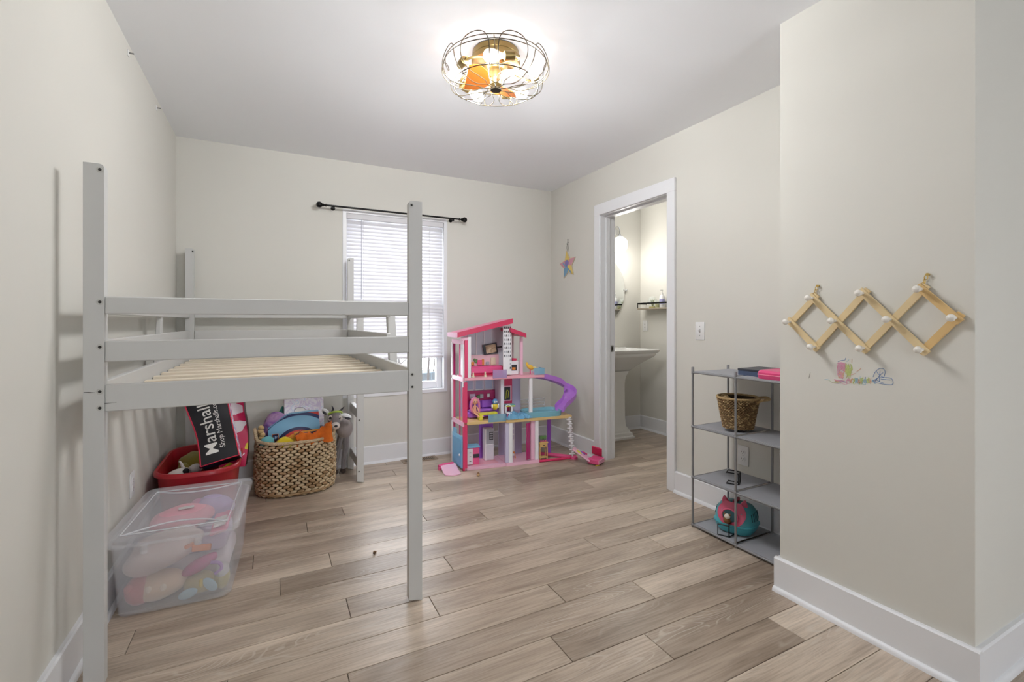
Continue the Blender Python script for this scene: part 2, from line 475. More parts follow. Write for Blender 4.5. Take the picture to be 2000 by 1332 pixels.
baseboard('baseboard_partition', [('x', XP, -1, YPN - BBT, YPF + BBT), ('y', YPF, 1, XP, XR), ('y', YPN, -1, XP, XE)], 'white baseboard around the projecting wall')
baseboard('baseboard_bathroom', [('y', BY1, -1, XR + TW, BX1), ('x', BX1, -1, BY0, BY1)], 'white baseboard in the bathroom')

# ---- doorway: jamb, stops, flat casing, strike plate
door = thing('door_1', 'white cased doorway to the bathroom', None, (XR, (DY0 + DY1) / 2, 0), kind='structure')
jb = MB(); jb.box(XR - .004, XR + TW + .004, DY0 - .02, DY0, 0, DZ).box(XR - .004, XR + TW + .004, DY1, DY1 + .02, 0, DZ).box(XR - .004, XR + TW + .004, DY0 - .02, DY1 + .02, DZ, DZ + .02)
jb.build('jamb', M_TRIM, door, world=True, smooth=0)
st = MB(); st.box(XR + .045, XR + .085, DY0, DY0 + .011, 0, DZ - .011).box(XR + .045, XR + .085, DY1 - .011, DY1, 0, DZ - .011).box(XR + .045, XR + .085, DY0, DY1, DZ - .011, DZ)
st.build('door_stop', M_TRIM, door, world=True, smooth=0)
CW = .077
for nm, bx in (('casing', (XR - .02, XR, DY0 - CW, DY0 - .004, 0, DZ + .004)), ('casing', (XR - .02, XR, DY1 + .004, DY1 + CW, 0, DZ + .004)), ('casing', (XR - .02, XR, DY0 - CW, DY1 + CW, DZ + .004, DZ + CW + .02)),
               ('casing', (XR + TW, XR + TW + .02, DY0 - CW, DY0 - .004, 0, DZ + .004)), ('casing', (XR + TW, XR + TW + .02, DY1 + .004, DY1 + CW, 0, DZ + .004)), ('casing', (XR + TW, XR + TW + .02, DY0 - CW, DY1 + CW, DZ + .004, DZ + CW + .02))):
    MB().box(*bx, b=.002).build(nm, M_TRIM, door, world=True, smooth=0)
sp = MB().box(XR + .1, XR + .128, DY1 - .002, DY1 + .001, .92, .975, b=.0008)
spo = sp.build('strike_plate', M_STEEL, door, world=True, label='small steel strike plate')
MB().box(XR + .107, XR + .121, DY1 - .0026, DY1 - .0018, .933, .962).build('latch_hole', M_DARK, spo).location = (-XR, -(DY0 + DY1) / 2, 0)

# ---- window: casing, frame, panes
win = thing('window_1', 'tall white framed window behind the blind', None, ((WX0 + WX1) / 2, YB, WZ0), kind='structure')
ca = MB(); t = .03
for bx in ((WX0, WX0 + t, YB - .008, YB + TW, WZ0, WZ1), (WX1 - t, WX1, YB - .008, YB + TW, WZ0, WZ1), (WX0 + t, WX1 - t, YB - .008, YB + TW, WZ1 - t, WZ1), (WX0 + t, WX1 - t, YB - .008, YB + TW, WZ0, WZ0 + .028)):
    ca.box(*bx)
ca.build('window_frame', M_TRIM, win, world=True, smooth=0)
a0, a1, b0, b1 = WX0 + t, WX1 - t, WZ0 + .028, WZ1 - t
def sash(z0, z1, y):
    f = .052; mb = MB()
    for bx in ((a0, a0 + f, y, y + .035, z0, z1), (a1 - f, a1, y, y + .035, z0, z1), (a0 + f, a1 - f, y, y + .035, z1 - f, z1), (a0 + f, a1 - f, y, y + .035, z0, z0 + f + .012)):
        mb.box(*bx, b=.004)
    o = mb.build('sash', M_TRIM, win, world=True, smooth=30)
    MB().box(a0 + f - .004, a1 - f + .004, y + .014, y + .018, z0 + f, z1 - f + .004).build('pane', mat('window_glass', (245, 250, 255), 0.02, var=0, alpha=0.08), win, world=True, smooth=0)
sash(b0, 1.33, YB + .055); sash(1.30, b1, YB + .092)

fill_win = thing('added_fill_window', 'added white framed window behind the viewpoint that lets in fill light', None, ((VX0 + VX1) / 2, YR, VZ2), kind='structure')  # unseen window, added to brighten the room with sky light
ca = MB()
for bx in ((VX0, VX0 + .04, YR - TW, YR + .01, VZ2, VZ3), (VX1 - .04, VX1, YR - TW, YR + .01, VZ2, VZ3), (VX0 + .04, VX1 - .04, YR - TW, YR + .01, VZ3 - .04, VZ3), (VX0 + .04, VX1 - .04, YR - TW, YR + .02, VZ2, VZ2 + .03), (1.36, 1.39, YR - .09, YR - .05, VZ2 + .03, VZ3 - .04)):
    ca.box(*bx)
ca.build('window_frame', M_TRIM, fill_win, world=True, smooth=0)

# ---- outside: snowy ground, bare trees, a parked car
struct(MB().box(-30, 40, YB + .6, 70, -3.25, -3.2).build('ground_outside', mat('pale_ground', (225, 224, 220), 0.9, var=0.08, scale=0.6, bump=0.2), smooth=0), 'pale frosty ground outside the window')
M_BARK = mat('bark', (44, 37, 32), 0.9, var=0.2, scale=8, bump=0.3)
def bare_tree(x, y, h, seed, label):
    t = thing('bare_tree', label, 'tree', (x, y, -3.2), group='bare trees outside the window')
    rr = random.Random(seed); tr = MB(); br = MB()
    tr.tube(spline([(0, 0, 0), (rr.uniform(-.1, .1), 0, h * .3), (rr.uniform(-.15, .15), .05, h * .62), (rr.uniform(-.2, .2), 0, h)], 4), .06, 7, rs=[.075 * (1 - .9 * i / 12) for i in range(13)])
    def limb(p, d, l, r, lv):
        q = [p]; dd = Vector(d)
        for i in range(3):
            dd = (dd + Vector((rr.uniform(-.25, .25), rr.uniform(-.25, .25), .18))).normalized(); q.append(q[-1] + dd * l / 3)
        br.tube(q, r, 5, rs=[r, r * .8, r * .55, r * .25])
        if lv:
            for i in (1, 2, 3):
                limb(q[i], (dd + Vector((rr.uniform(-.9, .9), rr.uniform(-.9, .9), .3))).normalized(), l * .6, r * .5, lv - 1)
    for i in range(9):
        z = h * (.22 + .08 * i); a = rr.uniform(0, 6.28)
        limb(Vector((0, 0, z)), Vector((math.cos(a), math.sin(a), .7)).normalized(), h * (.38 - .025 * i), .026 - .0018 * i, 2)
    tr.build('trunk', M_BARK, t); br.build('branches', M_BARK, t)
bare_tree(3.36, 10.6, 4.6, 4, 'slim bare tree nearest outside the window, under the blind')
bare_tree(4.75, 19.6, 5.6, 9, 'taller bare tree farther out beyond the window')
bare_tree(2.2, 15.5, 5.6, 13, 'bare tree outside the middle of the window')
car = thing('parked_car', 'blue grey car parked outside the window', 'car', (8.3, 28.0, -3.2), rz=R(8))
M_CAR = mat('car_paint', (42, 58, 66), 0.55, var=.04)
side = [(-2.1, .25), (-2.15, .62), (-1.95, .8), (-1.15, .9), (-.55, 1.32), (.75, 1.36), (1.45, .98), (2.05, .88), (2.15, .55), (2.1, .25)]
MB().prism(side, -.8, .8, 'y').build('body', M_CAR, car, smooth=20)
M_CGL = mat('car_glass', (30, 38, 44), .08, var=.02)
for sy in (-.802, .802):
    MB().prism([(-.95, .92), (-.5, 1.26), (.05, 1.29), (.05, .92)], sy - .004, sy + .004, 'y').build('window_glass', M_CGL, car, smooth=0)
    MB().prism([(.12, .92), (.12, 1.29), (.7, 1.29), (1.25, .94)], sy - .004, sy + .004, 'y').build('window_glass', M_CGL, car, smooth=0)
for wx in (-1.35, 1.35):
    for sy in (-.78, .78):
        MB().lathe([(.0, -.1), (.2, -.1), (.32, -.08), (.33, 0), (.32, .08), (.2, .1), (0, .1)], 20, (wx, sy, .33), (0, 1, 0)).build('wheel', mat('tyre', (28, 28, 30), .8, var=.1), car)

# ---- window blind: every slat its own piece
bl = thing('window_blind', 'white horizontal slat blind lowered most of the way down the window', 'blind', ((a0 + a1) / 2, YB + .025, WZ1 - t))
bw = (a1 - a0) / 2 - .004
MB().box(-bw, bw, -.024, .022, -.042, 0, b=.002).build('head_rail', M_BLIND, bl, smooth=0)
BZ_TOP, BZ_BOT = -.052, .872 - (WZ1 - t)
nsl = 38
pr = [(-.0235, -.0018), (-.012, .0012), (0, .0022), (.012, .0012), (.0235, -.0018), (.0235, -.0026), (.012, .0004), (0, .0014), (-.012, .0004), (-.0235, -.0026)]
sl0 = MB().prism(pr, -bw, bw, 'x').build('slat', M_BLIND, bl, smooth=60)
for i in range(nsl):
    z = BZ_TOP - .012 + (BZ_BOT + .028 - BZ_TOP) * i / (nsl - 1)
    o = sl0 if i == 0 else share('slat', sl0, bl)
    o.location = (0, 0, z); o.rotation_euler = (R(52), 0, 0)
MB().box(-bw, bw, -.024, .022, BZ_BOT - .012, BZ_BOT + .006, b=.002).build('bottom_rail', M_BLIND, bl, smooth=0)
for x in (-bw + .13, bw - .13):
    MB().cyl((x, -.026, BZ_BOT), (x, -.026, -.03), .0012, 6).build('ladder_cord', M_WHITE, bl)
MB().cyl((-bw + .115, -.034, -.04), (-bw + .113, -.034, -.70), .004, 8).build('tilt_wand', mat('clear_wand', (215, 216, 225), .2, var=.02), bl)

# ---- curtain rod
cr_ = thing('curtain_rod', 'thin black curtain rod with ball finials above the window', 'curtain rod', (.94, YB, 2.093))
MB().cyl((-.56, -.075, 0), (.545, -.075, 0), .0075, 12).build('rod', M_BLACK, cr_)
for sx, x in ((-1, -.56), (1, .545)):
    MB().lathe([(.0, 0), (.011, 0), (.012, .006), (.007, .01), (.007, .018), (.013, .022), (.008, .028), (.016, .034), (.0225, .045), (.0235, .054), (.02, .066), (.01, .073), (0, .075)], 18, (x, -.075, 0), (sx, 0, 0)).build('finial', M_BLACK, cr_)
    xb = x - sx * .055
    b_ = MB(); b_.cyl((xb, -.075, -.004), (xb, 0, -.004), .006, 10); b_.lathe([(0, -.004), (.017, -.004), (.017, 0), (0, 0)], 16, (xb, 0, -.004), (0, 1, 0))
    b_.obox((xb, -.075, -.014), (.012, .022, .014), b=.002); b_.build('bracket', M_BLACK, cr_)

# ---- floor register
vt = thing('floor_register', 'brown slotted floor vent under the window', 'vent', (1.122, 3.93, 0))
M_VENT = mat('vent_tan', (150, 132, 112), .5, var=.06)
fr = MB()
for bx in ((-.15, .15, -.055, -.036, 0, .004), (-.15, .15, .036, .055, 0, .004), (-.15, -.128, -.036, .036, 0, .004), (.128, .15, -.036, .036, 0, .004)): fr.box(*bx)
fr.build('frame', M_VENT, vt, smooth=0)
MB().box(-.128, .128, -.036, .036, .0002, .0012).build('well', M_DARK, vt, smooth=0)
lv0 = MB().box(-.0035, .0035, -.036, .036, 0, .0035).build('louver', M_VENT, vt, smooth=0)
for i in range(17):
    o = lv0 if i == 0 else share('louver', lv0, vt)
    o.location = (-.12 + .015 * i, 0, 0)

# ---- wall plates
def plate(name, label, cat, loc, rz, kind):
    t = thing(name, label, cat, loc, rz)      # local +x = out of the wall, y = along, z = up
    MB().box(0, .006, -.036, .036, -.0585, .0585, b=.003, seg=2).build('cover_plate', M_WHITE, t)
    if kind == 'switch':
        MB().box(.005, .007, -.006, .006, -.013, .013).build('slot', mat('plate_grey', (190, 190, 190), .5), t, smooth=0)
        MB().obox((.011, 0, .003), (.016, .009, .012), (0, R(-25), 0), b=.002).build('toggle', M_WHITE, t)
        zs = (-.03, .03)
    elif kind == 'outlet':
        for dz in (-.02, .02):
            o = MB().prism([(.0165 * math.cos(R(a)), dz + min(.0135, max(-.0135, .0165 * math.sin(R(a))))) for a in range(0, 360, 20)], .005, .0085, 'x').build('socket', M_WHITE, t, smooth=0)
            h = MB(); h.box(.0082, .0088, -.0075, -.0055, dz - .001, dz + .007).box(.0082, .0088, .0055, .0075, dz - .001, dz + .0065).cyl((.0082, 0, dz - .008), (.0088, 0, dz - .008), .0022, 10)
            h.build('slots', M_DARK, o, smooth=0)
        zs = (0,)
    else:
        MB().box(.005, .008, -.0165, .0165, -.0335, .0335, b=.001).build('rocker', M_WHITE, t)
        for dz in (-.017, .017):
            for dy in (-.0055, .0055): MB().box(.0078, .0084, dy - .001, dy + .001, dz - .004, dz + .004).build('slot', M_DARK, t, smooth=0)
        zs = (-.045, .045)
    for z in zs: MB().lathe([(0, .0075), (.002, .0075), (.003, .006), (.003, .005)], 10, (0, 0, z), (1, 0, 0)).build('screw', M_STEEL, t)
plate('light_switch', 'white toggle light switch on the wall beside the doorway', 'light switch', (XR, 2.172, 1.119), R(180), 'switch')
plate('wall_outlet', 'white double wall outlet behind the grey shelf', 'outlet', (XR, 1.856, .385), R(180), 'outlet')
plate('wall_outlet', 'white wall outlet low beside the clear storage bin', 'outlet', (XL, 2.83, .40), 0, 'outlet')
plate('wall_outlet', 'white wall outlet under the bathroom shelf', 'outlet', (BX1, 3.922, 1.134), R(180), 'rocker')
# two empty curtain-clip anchors high on the long wall
for y, z, lb in ((2.775, 2.437, 'small white clip high on the long wall, nearer the lamp'), (3.375, 2.423, 'small white clip high on the long wall, nearer the window corner')):
    t_ = thing('wall_clip', lb, 'clip', (XL, y, z), group='clips high on the long wall')
    MB().box(0, .004, -.012, .012, -.014, .014, b=.001).build('clip_plate', M_WHITE, t_)
    MB().cyl((.004, 0, .002), (.022, 0, .002), .004, 8).build('clip_peg', M_STEEL, t_)
# ================================================================== ceiling lamp with caged fan
LX, LY = 0.965, 2.06
cl = thing('ceiling_light', 'brass caged ceiling light with wooden fan blades and five clear bulbs', 'ceiling light', (LX, LY, HC))
M_BRASS = mat('aged_brass', (142, 122, 78), .38, metal=.85, var=.10, scale=20)
M_WIRE = mat('bronze_wire', (66, 58, 42), .5, metal=.5, var=.1)
M_BLADE = mat('orange_wood', (158, 84, 24), .45, var=.22, scale=16, bump=.05)
M_BULB = mat('bulb_glass', (235, 232, 226), .03, var=0, alpha=.14)
M_GLOW = mat('filament', (255, 245, 225), .5, var=0, emit=(255, 238, 205), estr=5.0)
cn = MB().lathe([(0, 0), (.105, 0), (.113, -.006), (.115, -.03), (.112, -.034), (.118, -.037), (.118, -.062), (.11, -.066), (.06, -.068), (.05, -.078), (.045, -.09), (0, -.09)], 40)
can = cn.build('canopy', M_BRASS, cl, smooth=30)
MB().lathe([(0, 0), (.03, 0), (.034, -.01), (.034, -.05), (.02, -.06), (0, -.06)], 20, (0, 0, -.088)).build('motor', M_BRASS, cl)
nd = Vector((-math.sin(YAW), -math.cos(YAW), 0)); rt = Vector((math.cos(YAW), -math.sin(YAW), 0))
def pol(r, th, z): return rt * (r * math.cos(th)) + nd * (r * math.sin(th)) + Vector((0, 0, z))
def bulb_profile(ld):
    """made-up light profile: full light down and sideways, less and less straight up, to tame the hot spot on the ceiling"""
    ld.use_nodes = True; nt = ld.node_tree; N = nt.nodes; L = nt.links; em = N['Emission']
    tc = N.new('ShaderNodeTexCoord'); sp = N.new('ShaderNodeSeparateXYZ'); L.new(tc.outputs['Normal'], sp.inputs[0])
    mx = N.new('ShaderNodeMath'); mx.operation = 'MAXIMUM'; mx.inputs[1].default_value = .15; L.new(sp.outputs[2], mx.inputs[0])
    dv = N.new('ShaderNodeMath'); dv.operation = 'DIVIDE'; dv.inputs[0].default_value = .15; L.new(mx.outputs[0], dv.inputs[1])
    pw = N.new('ShaderNodeMath'); pw.operation = 'POWER'; pw.inputs[1].default_value = 2.15; L.new(dv.outputs[0], pw.inputs[0])
    L.new(pw.outputs[0], em.inputs['Strength'])
for i, dg in enumerate((92, 20, -52, -124, -196)):
    th = R(dg); ts = R(dg - 22)
    tang = (pol(1, th + R(90), 0)).normalized()
    sc_ = pol(.19, ts, -.118); bc = sc_ + (pol(.205, th + R(3), -.125) - sc_).normalized() * .0
    ax = (pol(.20, th + R(6), -.128) - pol(.19, ts, -.118)).normalized()
    arm = MB(); arm.tube(spline([pol(.045, ts - R(20), -.075), pol(.11, ts - R(26), -.082), pol(.17, ts - R(20), -.105), sc_ - ax * .03], 6), .006, 8)
    ao = arm.build('lamp_arm', M_BRASS, cl)
    so = MB().lathe([(0, -.03), (.009, -.03), (.019, -.026), (.02, -.02), (.02, .02), (.018, .022), (0, .022)], 18, sc_, ax).build('socket', M_BRASS, ao)
    MB().cyl(sc_ - ax * .05, sc_ - ax * .028, .0045, 8).build('socket_stem', M_BRASS, ao)
    b0_ = sc_ + ax * .022
    bo = MB().lathe([(.013, 0), (.0135, .012), (.018, .024), (.026, .04), (.030, .058), (.029, .07), (.024, .083), (.014, .092), (0, .095)], 20, b0_, ax).build('bulb', M_BULB, cl, label='clear glass bulb, lit')
    MB().ell(b0_ + ax * .055, (.011, .011, .017), ax.to_track_quat('Z', 'Y').to_euler(), 10, 7).build('filament', M_GLOW, bo)
    ld = bpy.data.lights.new('bulb_light', 'POINT'); ld.energy = BULB_W; ld.color = (.985, .99, 1.0); ld.shadow_soft_size = .035
    bulb_profile(ld)
    lo = bpy.data.objects.new('bulb_light', ld); C.objects.link(lo); lo.parent = cl; lo.location = b0_ + ax * .055
# fan blades: three tilted wooden paddles
for dg in (165, 285, 45):
    th = R(dg)
    def bf(u, v, th=th):
        r = .03 + .115 * u; wd = (.028 + .05 * math.sin(min(1, u * 1.15) * math.pi * .62)) * (v - .5) * 2
        tw = R(32) * (1 - .3 * u)
        c_ = pol(r, th, -.142); sd = pol(1, th + R(90), 0)
        return c_ + sd * (wd * math.cos(tw)) + Vector((0, 0, -wd * math.sin(tw) * .75 + .006 * math.sin(u * 3)))
    MB().sheet(bf, 10, 8, .004).build('fan_blade', M_BLADE, cl, smooth=50)
MB().lathe([(0, -.125), (.03, -.125), (.036, -.135), (.03, -.16), (.012, -.172), (.012, -.182), (0, -.182)], 18).build('fan_hub', M_BRASS, cl)
MB().lathe([(0, -.176), (.026, -.176), (.029, -.18), (.026, -.186), (0, -.187)], 24).build('cage_hub', M_WIRE, cl)
ring = lambda r, z, n=64: [pol(r, 2 * math.pi * i / n, z) for i in range(n)]
for r_, z_ in ((.252, -.083), (.243, -.058), (.205, -.168)):
    MB().tube(ring(r_, z_), .0023, 6, closed=True).build('cage_ring', M_WIRE, cl)
NP = 9
for i in range(NP):
    c0 = 2 * math.pi * (i + .5) / NP + R(90); hw = math.pi / NP
    def leg(sg):
        return [pol(.024, c0 + sg * hw * .75, -.18), pol(.06, c0 + sg * hw * .95, -.178), pol(.10, c0 + sg * hw * .35, -.182), pol(.145, c0 + sg * hw * .45, -.182), pol(.205, c0 + sg * hw * .72, -.170),
                pol(.248, c0 + sg * hw * .78, -.135), pol(.258, c0 + sg * hw * .74, -.09), pol(.25, c0 + sg * hw * .5, -.052)]
    pts = leg(-1) + [pol(.244, c0, -.038)] + list(reversed(leg(1)))
    MB().tube(spline(pts, 5), .002, 6).build('cage_wire', M_WIRE, cl)
for dg in (90, 210, 330):
    MB().tube([pol(.11, R(dg), -.05), pol(.18, R(dg), -.05), pol(.244, R(dg), -.058)], .0025, 6).build('cage_bracket', M_WIRE, cl)

# ================================================================== loft bed
bed = thing('loft_bed', 'pale grey wooden loft bed frame with bare pine slats and no mattress', 'bed', (.02, 2.95, 0))
PH = 1.688
def bpart(name, bx, m=M_BED, b=.003, tilt=None):
    return MB().box(*bx, b=b).build(name, m, bed, world=True, smooth=0)
def post(x0, x1, y0, y1, top, cut=.012, name='post', lean=0.0):
    # one rounded upper edge towards the mattress
    sx = 1 if x0 < 0 else -1
    xa, xb = (x1, x0) if sx > 0 else (x0, x1)
    poly = [(xb, 0), (xa - sx * cut * 0, cut), (xa, top - cut), (xa - sx * cut * .3, top - cut * .3), (xa - sx * cut, top), (xb, top)]
    mb = MB(); mb.prism(poly, y0, y1, 'y')
    if lean: 
        for q in mb.v: q.x += lean * q.z
    return mb.build(name, M_BED, bed, world=True, smooth=30)
post(-.535, -.482, 1.946, 1.981, PH); post(.511, .567, 1.946, 1.981, PH)
post(-.534, -.482, 3.915, 3.95, PH, lean=-.001); post(.535, .581, 3.915, 3.95, PH)
post(.552, .599, 3.562, 3.597, 1.262, name='ladder_post')
for z0, z1, nm in ((1.205, 1.262, 'guard_rail'), (1.05, 1.118, 'guard_rail'), (.888, .976, 'end_rail')):
    bpart(nm, (-.482, .511, 1.949, 1.971, z0, z1)); bpart(nm, (-.482, .535, 3.922, 3.944, z0, z1))
for z0, z1, nm in ((1.205, 1.262, 'guard_rail'), (1.05, 1.118, 'guard_rail'), (.888, .976, 'side_rail')):
    bpart(nm, (-.53, -.508, 1.981, 3.915, z0, z1))
    bpart(nm, (.536, .558, 1.981 if nm == 'side_rail' else 2.5, 3.915, z0, z1))
bpart('slat_ledge', (-.508, -.48, 1.99, 3.905, .885, .905)); bpart('slat_ledge', (.508, .536, 1.99, 3.905, .885, .905))
# short upright stiles that lean slightly inwards
for x0, x1, y0, y1, ln in ((-.552, -.53, 3.03, 3.085, .05), (.558, .6, 2.52, 2.56, -.05)):
    mb = MB().box(x0, x1, y0, y1, .86, 1.262, b=.003)
    for q in mb.v: q.x += ln * (q.z - .95)
    mb.build('guard_stile', M_BED, bed, world=True, smooth=0)
for z in (.14, .50): bpart('rung', (.556, .59, 3.597, 3.915, z - .035, z + .035))
nsl = 11
for i in range(nsl):
    y = 2.08 + (3.87 - 2.08) * i / (nsl - 1)
    bpart('slat', (-.505, .532, y - .03, y + .03, .905, .918), M_PINE, .002)
bl0 = MB(); bl0.lathe([(.0045, -.0005), (.0095, -.0005), (.0095, .0012), (.0075, .0018), (.0045, .0012)], 16, (0, 0, 0), (0, -1, 0))
bolt0 = bl0.build('bolt', mat('bolt_zinc', (188, 188, 184), .4, metal=.2), bed); bhole0 = MB().lathe([(0, -.0004), (.0048, -.0004), (.0048, .0014), (0, .0014)], 12, (0, 0, 0), (0, -1, 0)).build('bolt_socket', M_DARK, bolt0)
def bolt(x, y, z, first=[True]):
    if first[0]: o = bolt0; first[0] = False
    else:
        o = share('bolt', bolt0, bed); share('bolt_socket', bhole0, o)
    o.location = Vector((x, y, z)) - Vector(bed.location)
for z in (1.243, 1.098, .955, .902): bolt(-.493, 1.946, z)
for z in (.958, .906): bolt(.524, 1.946, z)
for x in (-.493, .521): bolt(x, 1.946, PH - .019)
bolt(-.492, 3.915, PH - .02); bolt(.546, 3.915, PH - .02); bolt(.567, 3.562, .46); bolt(.565, 3.562, .085)
cr2 = MB(); cr2.sheet(lambda u, v: (-.533 + .028 * u, 1.9455, .955 - .003 * u + (v - .5) * .003 * (1 - .6 * abs(2 * u - 1))), 6, 1, .0006)
cr2.sheet(lambda u, v: (-.4815 + .03 * u, 1.9485, .916 + (v - .5) * .0016 * (1 - u)), 4, 1, .0006)
cr2.build('paint_crack', M_DARK, bed, world=True, label='thin dark split in the paint')

# ================================================================== star, rack, drawing on the walls
sr = thing('star_ornament', 'painted wooden star hanging from a hook beside the doorway', 'ornament', (XR, 3.71, 1.715))
def star_poly(R0, R1, a0=90): return [((R0 if i % 2 == 0 else R1) * math.cos(R(a0 + 36 * i)), (R0 if i % 2 == 0 else R1) * math.sin(R(a0 + 36 * i))) for i in range(10)]
TS = Matrix.Rotation(R(-8), 4, 'X')
M_SY, M_SP, M_SB = mat('star_yellow', (222, 196, 110), .6), mat('star_pink', (206, 150, 166), .6), mat('star_blue', (120, 160, 190), .6)
M_SV, M_SW = mat('star_violet', (130, 120, 180), .6), mat('star_wood', (214, 196, 164), .6)
MB().prism(star_poly(.14, .07), -.008, -.003, 'x', T=TS).build('star_body', M_SW, sr, smooth=0)
pp = star_poly(.132, .062)
MB().prism([pp[0], pp[1], (0, 0), pp[9]], -.0095, -.008, 'x', T=TS).build('paint_patch', M_SY, sr, smooth=0)
for tri, mm in (([pp[1], pp[2], pp[3], (0, 0)], M_SP), ([pp[3], pp[4], pp[5], (0, 0)], M_SY), ([pp[5], pp[6], pp[7], (0, 0)], M_SB), ([pp[7], pp[8], pp[9], (0, 0)], M_SP)):
    MB().prism(tri, -.0095, -.008, 'x', T=TS).build('paint_patch', mm, sr, smooth=0)
MB().prism([(.03 * math.cos(R(a)) + .01, .03 * math.sin(R(a)) + .02) for a in range(0, 360, 24)], -.0105, -.0095, 'x').build('paint_patch', M_SV, sr, smooth=0)
MB().prism([(.07, .03), (.078, .018), (-.06, -.085), (-.066, -.07)], -.0112, -.0096, 'x').build('paint_patch', M_SB, sr, smooth=0)
MB().tube(spline([(-.004, .0, .13), (-.006, .016, .16), (-.008, .004, .2), (-.008, -.006, .2), (-.006, -.012, .16), (-.004, 0, .13)], 5), .0018, 6).build('cord', mat('cord_grey', (120, 116, 110), .8), sr)
hk = MB(); hk.tube(spline([(-.002, 0, .245), (-.006, 0, .225), (-.008, 0, .2), (-.014, 0, .193), (-.018, 0, .203)], 5), .0022, 8); hk.cyl((0, 0, .24), (-.01, 0, .24), .003, 8); hk.obox((-.004, 0, .213), (.006, .014, .008), b=.001)
hk.build('hook', M_STEEL, sr)

rk = thing('peg_rack', 'light wooden accordion peg rack hanging on the projecting wall', 'peg rack', (XP, .97, 1.18))
M_RACK = mat('rack_pine', (219, 196, 152), .55, var=.10, scale=14, bump=.04)
M_RACK2 = mat('rack_pine_gold', (214, 180, 124), .5, var=.12, scale=14, bump=.04)
M_PEG = mat('peg_white', (226, 222, 214), .4, var=.02)
J = {'t1': (1.147, 1.276), 't2': (.964, 1.286), 't3': (.787, 1.29), 'm0': (1.24, 1.179), 'm1': (1.06, 1.183), 'm2': (.876, 1.188), 'm3': (.697, 1.192), 'b1': (1.139, 1.078), 'b2': (.961, 1.081), 'b3': (.783, 1.085)}
def rslat(a, b, layer, mm=M_RACK):
    A, B = Vector(J[a]), Vector(J[b]); d = (B - A).normalized(); A = A - d * .018; B = B + d * .018; n_ = Vector((-d.y, d.x)) * .0115
    x1 = XP - .004 - layer * .0095
    MB().prism([tuple(A + n_), tuple(B + n_), tuple(B - n_), tuple(A - n_)], x1 - .009, x1, 'x').build('rack_slat', mm, rk, world=True, smooth=0)
for a, b, l, mm in (('m0', 't1', 0, M_RACK), ('b1', 't2', 0, M_RACK), ('b2', 't3', 0, M_RACK), ('b3', 'm3', 0, M_RACK2), ('m0', 'b1', 1, M_RACK), ('t1', 'b2', 1, M_RACK), ('t2', 'b3', 1, M_RACK), ('t3', 'm3', 1, M_RACK2)):
    rslat(a, b, l, mm)
for k_, (y, z) in J.items():
    lx = XP - .0235
    p_ = MB(); p_.lathe([(0, 0), (.0055, 0), (.0055, .028), (.008, .031), (.0115, .036), (.0125, .042), (.011, .048), (.006, .052), (0, .053)], 14, (lx + .012, y, z), (-1, .0, .0))
    p_.build('peg', M_PEG, rk, world=True)
for k_ in ('t1', 't3'):
    y, z = J[k_]
    ch = MB(); zt = .03
    for i in range(3): ch.tube([(XP - .008, y + (.005 * math.cos(R(a)) if i % 2 == 0 else 0) - .004 * i, z + .016 + .012 * i + .008 * math.sin(R(a))) if i % 2 == 0 else (XP - .008 + .005 * math.cos(R(a)), y - .004 * i, z + .016 + .012 * i + .008 * math.sin(R(a))) for a in range(0, 360, 45)], .0015, 6, closed=True)
    ch.cyl((XP, y - .012, z + .05), (XP - .012, y - .012, z + .05), .0045, 10)
    ch.build('hanging_chain', mat('bright_brass', (196, 164, 88), .35, metal=.4), rk, world=True, label='short brass chain on a nail')

dw = thing('crayon_drawing', 'child\'s crayon drawing of a mermaid on the wall below the peg rack', 'drawing', (XP, .99, .95))
def stroke(pts, col, wd=.0018):
    P = spline([(XP - .0006, y, z) for y, z in pts], 5)
    MB().tube(P, wd / 2, 4).build('stroke', mat('crayon_%d_%d_%d' % col, col, .8, var=.1, scale=200), dw, world=True)
PK, OG, YG, BL, LB, PU = (220, 164, 186), (222, 176, 152), (200, 210, 140), (112, 140, 184), (160, 196, 210), (180, 156, 192)
rr = random.Random(5)
def scrib(y0, z0, y1, z1, n, col, wd=.0016):
    pts = [(rr.uniform(y0, y1), rr.uniform(z0, z1)) for _ in range(n)]; stroke(pts, col, wd)
for i in range(6): scrib(1.035, .985, 1.064, 1.02, 8, PK, .0024)
for i in range(4): scrib(1.04, .955, 1.062, .985, 7, (PK, OG, PK, OG)[i], .0024)
for i in range(3): scrib(1.03, .938, 1.075, .952, 7, (PU, PK, OG)[i], .0024)
scrib(1.03, .975, 1.05, 1.0, 6, OG); scrib(1.05, .955, 1.068, .985, 6, OG)
for i in range(6): scrib(1.010, .962, 1.034, 1.02, 7, YG, .0024)
for i in range(10): scrib(1.03 - .0095 * i - .012, .94 + .0012 * i, 1.03 - .0095 * i, .962 + .0014 * i, 7, (PK, OG, YG, LB, OG, YG, LB, YG, OG, LB)[i], .0024)
stroke([(1.062, 1.022), (1.05, 1.028), (1.036, 1.031), (1.034, 1.039)], BL); stroke([(1.03, 1.025), (1.022, 1.033)], LB); stroke([(1.012, 1.022), (1.011, 1.037)], OG)
stroke([(1.112, .946), (1.1, .948), (1.09, .942)], LB); stroke([(1.096, .946), (1.08, .938), (1.06, .942), (1.048, .945)], YG); stroke([(1.085, .938), (1.065, .936), (1.05, .94)], PU); stroke([(1.06, .95), (1.045, .938), (1.03, .935)], PK)
stroke([(1.03, .97), (1.015, .975), (1.0, .982)], OG); stroke([(.995, .99), (.985, .998), (.98, 1.004)], OG)
